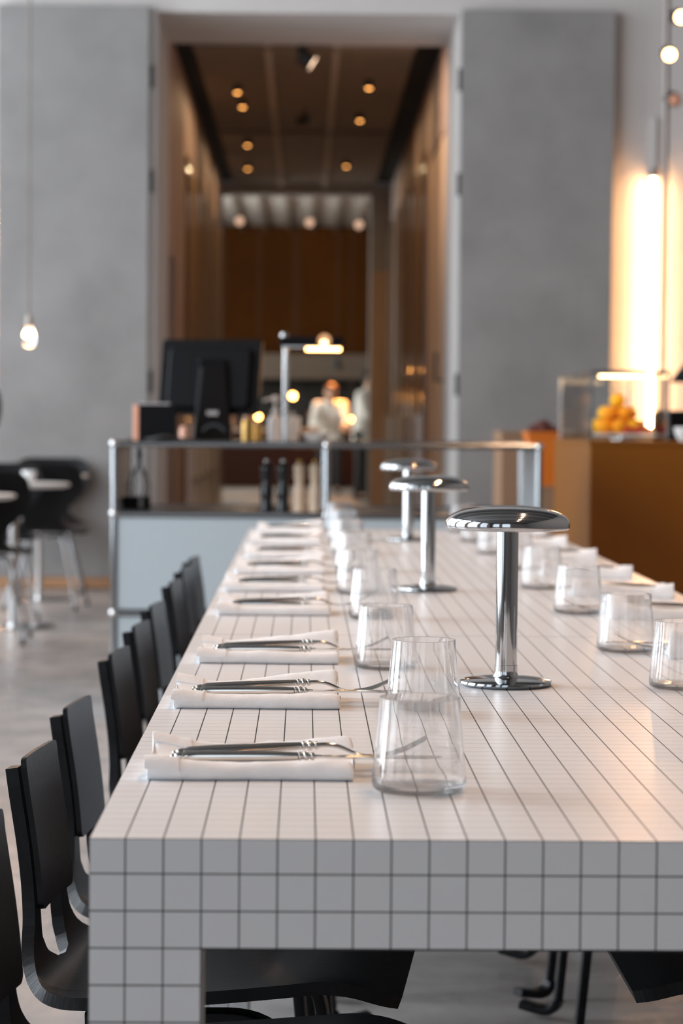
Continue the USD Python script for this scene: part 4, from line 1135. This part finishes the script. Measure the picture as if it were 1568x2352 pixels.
def person(label, loc, rot, bend, hair, jacket, turn=0.0):
    """Standing cook, bent forward at the hips by bend (radians), working with both hands at counter height. Faces -y before rot."""
    t = thing('person', label, 'person', loc, rot)
    hip = np.array([0, 0, 0.93])
    c, s = math.cos(bend), math.sin(bend)
    U = lambda x, y, z: hip + np.array([x, y * c - z * s, y * s * -1 * -1 * 0 + z * c + y * s])
    neck = U(0, 0.0, 0.54); chin = neck + np.array([0, -0.03 - 0.05 * bend, 0.06])
    head = neck + np.array([0, -0.03 - 0.09 * bend, 0.155 - 0.03 * bend])
    B = []
    for sx in (-1, 1):
        hp, kn, an, toe = np.array([0.10 * sx, 0, 0.90]), np.array([0.11 * sx, -0.01, 0.49]), np.array([0.11 * sx, 0.03, 0.085]), np.array([0.125 * sx, -0.13, 0.03])
        B += [(hp, 0.095, kn, 0.062), (kn, 0.06, an, 0.042), (an, 0.042, toe, 0.03)]
        sh = U(0.185 * sx, 0, 0.47); el = sh + np.array([0.06 * sx, -0.10 - 0.05 * bend, -0.27]); wr = el + np.array([-0.05 * sx, -0.24, -0.02])
        B += [(U(0.05 * sx, 0, 0.47), 0.075, sh, 0.062), (sh, 0.058, el, 0.043), (el, 0.042, wr, 0.028)]
        pm = wr + np.array([-0.01 * sx, -0.075, -0.015])
        B.append((wr, 0.024, pm, 0.026))
        for q in range(4):
            b0 = pm + np.array([(-0.027 + 0.018 * q) * 1.0, -0.01, 0]); b1 = b0 + np.array([0, -0.032, -0.012]); b2 = b1 + np.array([0, -0.016, -0.026])
            B += [(b0, 0.010, b1, 0.009), (b1, 0.009, b2, 0.008)]
        b0 = wr + np.array([-0.022 * sx, -0.03, 0]); b1 = b0 + np.array([-0.028 * sx, -0.03, -0.012])
        B.append((b0, 0.011, b1, 0.009))
    B += [(hip + [-0.06, 0, 0], 0.115, hip + [0.06, 0, 0], 0.115), (U(-0.07, 0, 0.12), 0.105, U(0.07, 0, 0.12), 0.105), (U(-0.05, 0, 0.10), 0.11, U(-0.08, 0, 0.38), 0.115), (U(0.05, 0, 0.10), 0.11, U(0.08, 0, 0.38), 0.115),
          (hip, 0.12, U(0, 0, 0.3), 0.115), (U(0, 0, 0.42), 0.075, neck, 0.055), (neck, 0.054, chin, 0.052)]
    hb = [(head + [0, 0.02, 0.02], 0.088, head + [0, -0.03, 0.015], 0.078), (head + [0, -0.045, -0.055], 0.052, head + [0, -0.06, -0.085], 0.034), (head + [0, 0, 0], 0.075, neck + [0, 0, 0.03], 0.055),
          (head + [0, -0.100, 0.005], 0.012, head + [0, -0.115, -0.025], 0.015)]
    for sx in (-1, 1):
        hb.append((head + [0.078 * sx, 0.0, 0.01], 0.016, head + [0.076 * sx, 0.005, -0.03], 0.012))
    B += hb
    body = hull_bones(B, 0.022, 8)
    obj('body', body, 'skin', t, True)
    eyes = []
    for sx in (-1, 1):
        e = trimesh.creation.icosphere(2, 0.012); e.apply_translation(head + np.array([0.032 * sx, -0.093, 0.012])); eyes.append(e)
    obj('eyes', join(*eyes), 'black_gloss', t, True)
    mth = trimesh.creation.icosphere(2, 0.02); mth.apply_scale((1.1, 0.35, 0.28)); mth.apply_translation(head + np.array([0, -0.096, -0.055])); obj('mouth', mth, 'maroon_cloth', t, True)
    hr = hull_bones([(head + [0, 0.03, 0.045], 0.092, head + [0, -0.02, 0.06], 0.078), (head + [0, 0.05, -0.01], 0.078, head + [0, 0.03, 0.03], 0.092)], 0.02, 4)
    obj('hair', hr, hair, t, True)
    J = [(hip + [-0.07, 0, -0.08], 0.135, hip + [0.07, 0, -0.08], 0.135), (hip + [-0.06, 0, 0], 0.128, hip + [0.06, 0, 0], 0.128), (U(-0.06, 0, 0.1), 0.122, U(-0.085, 0, 0.38), 0.126), (U(0.06, 0, 0.1), 0.122, U(0.085, 0, 0.38), 0.126), (hip, 0.13, U(0, 0, 0.36), 0.125),
         (U(0, 0, 0.44), 0.085, neck + [0, 0, 0.0], 0.066)]
    for sx in (-1, 1):
        sh = U(0.185 * sx, 0, 0.47); el = sh + np.array([0.06 * sx, -0.10 - 0.05 * bend, -0.27]); wr = el + np.array([-0.045 * sx, -0.21, -0.018])
        J += [(U(0.05 * sx, 0, 0.46), 0.086, sh, 0.073), (sh, 0.072, el, 0.056), (el, 0.055, wr, 0.044)]
    obj('jacket', hull_bones(J, 0.03, 8), jacket, t, True)
    T = []
    for sx in (-1, 1):
        hp, kn, an = np.array([0.10 * sx, 0, 0.88]), np.array([0.11 * sx, -0.01, 0.49]), np.array([0.11 * sx, 0.03, 0.10])
        T += [(hp, 0.108, kn, 0.078), (kn, 0.077, an, 0.066)]
    obj('trousers', hull_bones(T, 0.03, 6), 'trousers', t, True)
    for sx in (-1, 1):
        obj('shoe', hull_bones([(np.array([0.11 * sx, 0.05, 0.042]), 0.042, np.array([0.125 * sx, -0.14, 0.036]), 0.036)], 0.02, 4), 'black_plastic', t, True)
    return t


person('cook in a pale jacket bending forward under a heat lamp in the far kitchen', (PXM(758, 34.9), D2Y(34.9) + 0.05, 0), 0, 0.75, 'hair_red', 'jacket')
person('cook in a white jacket standing at the right end of the corridor, half hidden', (0.93, 30.4, 0), 60, 0.10, 'shell_black', 'jacket')
wx, wy, wz = PXM(772, 34.55), D2Y(34.55), 1.80
t = thing('warming_lamp', 'amber warming lamp hanging over the bending cook', 'lamp', (wx, wy, wz))
obj('shade', lathe([(0.10, 0.0), (0.105, 0.0), (0.03, 0.16), (0, 0.165), (0, 0.155), (0.025, 0.15)], 28), 'beam_dark', t, 40)
s = trimesh.creation.icosphere(2, 0.03); s.apply_translation((0, 0, 0.05)); obj('bulb', s, 'heat', t, True)
obj('rod', tube([(0, 0, 0.16), (0, 0, 4.25 - wz)], 0.003, 6), 'beam_dark', t, 40)
l = UsdLux.DiskLight.Define(stage, '/World/warming_beam')
l.AddTranslateOp().Set(Gf.Vec3d(wx, wy, wz - 0.01)); l.CreateRadiusAttr(0.06); l.CreateIntensityAttr(HEATL); l.CreateColorAttr(Gf.Vec3f(1.0, 0.40, 0.10))

# ------------------------------------------------------------------ small tables and shell chairs at the left


def shell_chair_parts():
    pts = bezier_round([(0.235, 0.425), (0.18, 0.445), (-0.15, 0.425), (-0.235, 0.82)], [0.04, 0.03, 0.11][0:2] if False else [0.05, 0.12], 16)
    L, at = path_frame(pts)
    from scipy.interpolate import PchipInterpolator
    kn = [(0.0, 0.12), (0.02, 0.17), (0.08, 0.215), (0.2, 0.225), (0.32, 0.20), (0.40, 0.135), (0.455, 0.105), (0.51, 0.130), (0.58, 0.195), (0.66, 0.232), (0.74, 0.225), (0.785, 0.195), (0.80, 0.15)]
    w = PchipInterpolator([k[0] * L / 0.80 if k[0] < 0.7 else L - (0.80 - k[0]) for k in kn], [k[1] for k in kn])
    ss = np.linspace(0, L, 80)
    out = Polygon(np.vstack([np.c_[ss, w(ss)], np.c_[ss, -w(ss)][::-1]]))

    def put(s, y):
        x, z, tx, tz = at(s)
        up = np.clip((s - 0.5) / 0.15, 0, 1)
        return np.c_[x + 0.9 * y ** 2 * up, y, z - 0.35 * y ** 2 * (1 - up) * 0.5], np.c_[-tz, np.zeros_like(y), tx]
    sh = bend_sheet(out, put, 0.010, 0.02)
    legs, feet = [], []
    for sx in (-1, 1):
        for sy in (-1, 1):
            p = [(0.02 * sx, 0.02 * sy, 0.405), (0.12 * sx, 0.11 * sy, 0.405), (0.215 * sx, 0.20 * sy, 0.014)]
            legs.append(tube(bezier_round(p, 0.05, 8), 0.0075, 10))
            feet.append(lathe([(0, 0), (0.011, 0), (0.011, 0.03), (0, 0.03)], 12, (0.2155 * sx, 0.2005 * sy, 0)))
    hub = lathe([(0, 0.395), (0.05, 0.395), (0.05, 0.412), (0, 0.412)], 24)
    return sh, legs, feet, hub


SC = shell_chair_parts()
pl = None
for x, d, rot, l in ((-1.385, 11.55, 92, 'black waisted shell chair at the second white table, nearest the camera in the left group'),
                     (-1.31, 13.62, 86, 'black waisted shell chair with splayed chrome legs, right-hand one of the left group'),
                     (-1.50, 13.02, -82, 'black shell chair facing the camera at the far side of the middle white table'),
                     (-1.46, 9.62, 95, 'black shell chair at the near white table, mostly outside the left edge'),
                     (-1.52, 11.02, -95, 'black shell chair facing the camera behind the near white table'),
                     (-1.42, 14.86, -88, 'black shell chair against the back wall behind the far white table')):
    if pl is None:
        pl = thing('shell_chair', l, 'chair', (x, D2Y(d), 0), rot, None)
        obj('shell', SC[0], 'shell_black', pl, 40)
        for m, ft in zip(SC[1], SC[2]):
            lg = obj('leg', m, 'tube_chrome', pl, True)
            obj('foot', ft, 'rubber', lg, 40)
        obj('hub', SC[3], 'tube_chrome', pl, 40)
    else:
        dup(pl, l, (x, D2Y(d), 0), rot)
tt = None
for x, d, l in ((-1.40, 10.5, 'nearest small white round cafe table at the left'), (-1.345, 12.35, 'middle small white round cafe table at the left'), (-1.42, 14.25, 'far small white round cafe table before the left door leaf')):
    if tt is None:
        tt = thing('cafe_table', l, 'table', (x, D2Y(d), 0))
        obj('table_top', lathe([(0, 0.715), (0.26, 0.715), (0.285, 0.722), (0.29, 0.729), (0.285, 0.736), (0, 0.738)], 64), 'white_top', tt, 50)
        obj('pedestal', lathe([(0, 0.018), (0.022, 0.018), (0.022, 0.715), (0, 0.715)], 24), 'satin_chrome', tt, 40)
        obj('base', lathe([(0, 0), (0.21, 0), (0.215, 0.006), (0.2, 0.014), (0.04, 0.02), (0, 0.02)], 48), 'satin_chrome', tt, 40)
    else:
        dup(tt, l, (x, D2Y(d), 0))
for x, d, l in ((-1.26, 12.30, 'white cup on the middle small white table'), (-1.33, 14.2, 'white cup on the far small white table'), (-1.50, 12.45, 'white cup at the back of the middle small white table')):
    c = obj('cup', lathe([(0, 0), (0.022, 0), (0.034, 0.03), (0.037, 0.062), (0.035, 0.063), (0.031, 0.03), (0.02, 0.005), (0, 0.005)], 24, (x, D2Y(d), 0.738)), 'ceramic', None, 40)
    tag(c, l, 'cup')
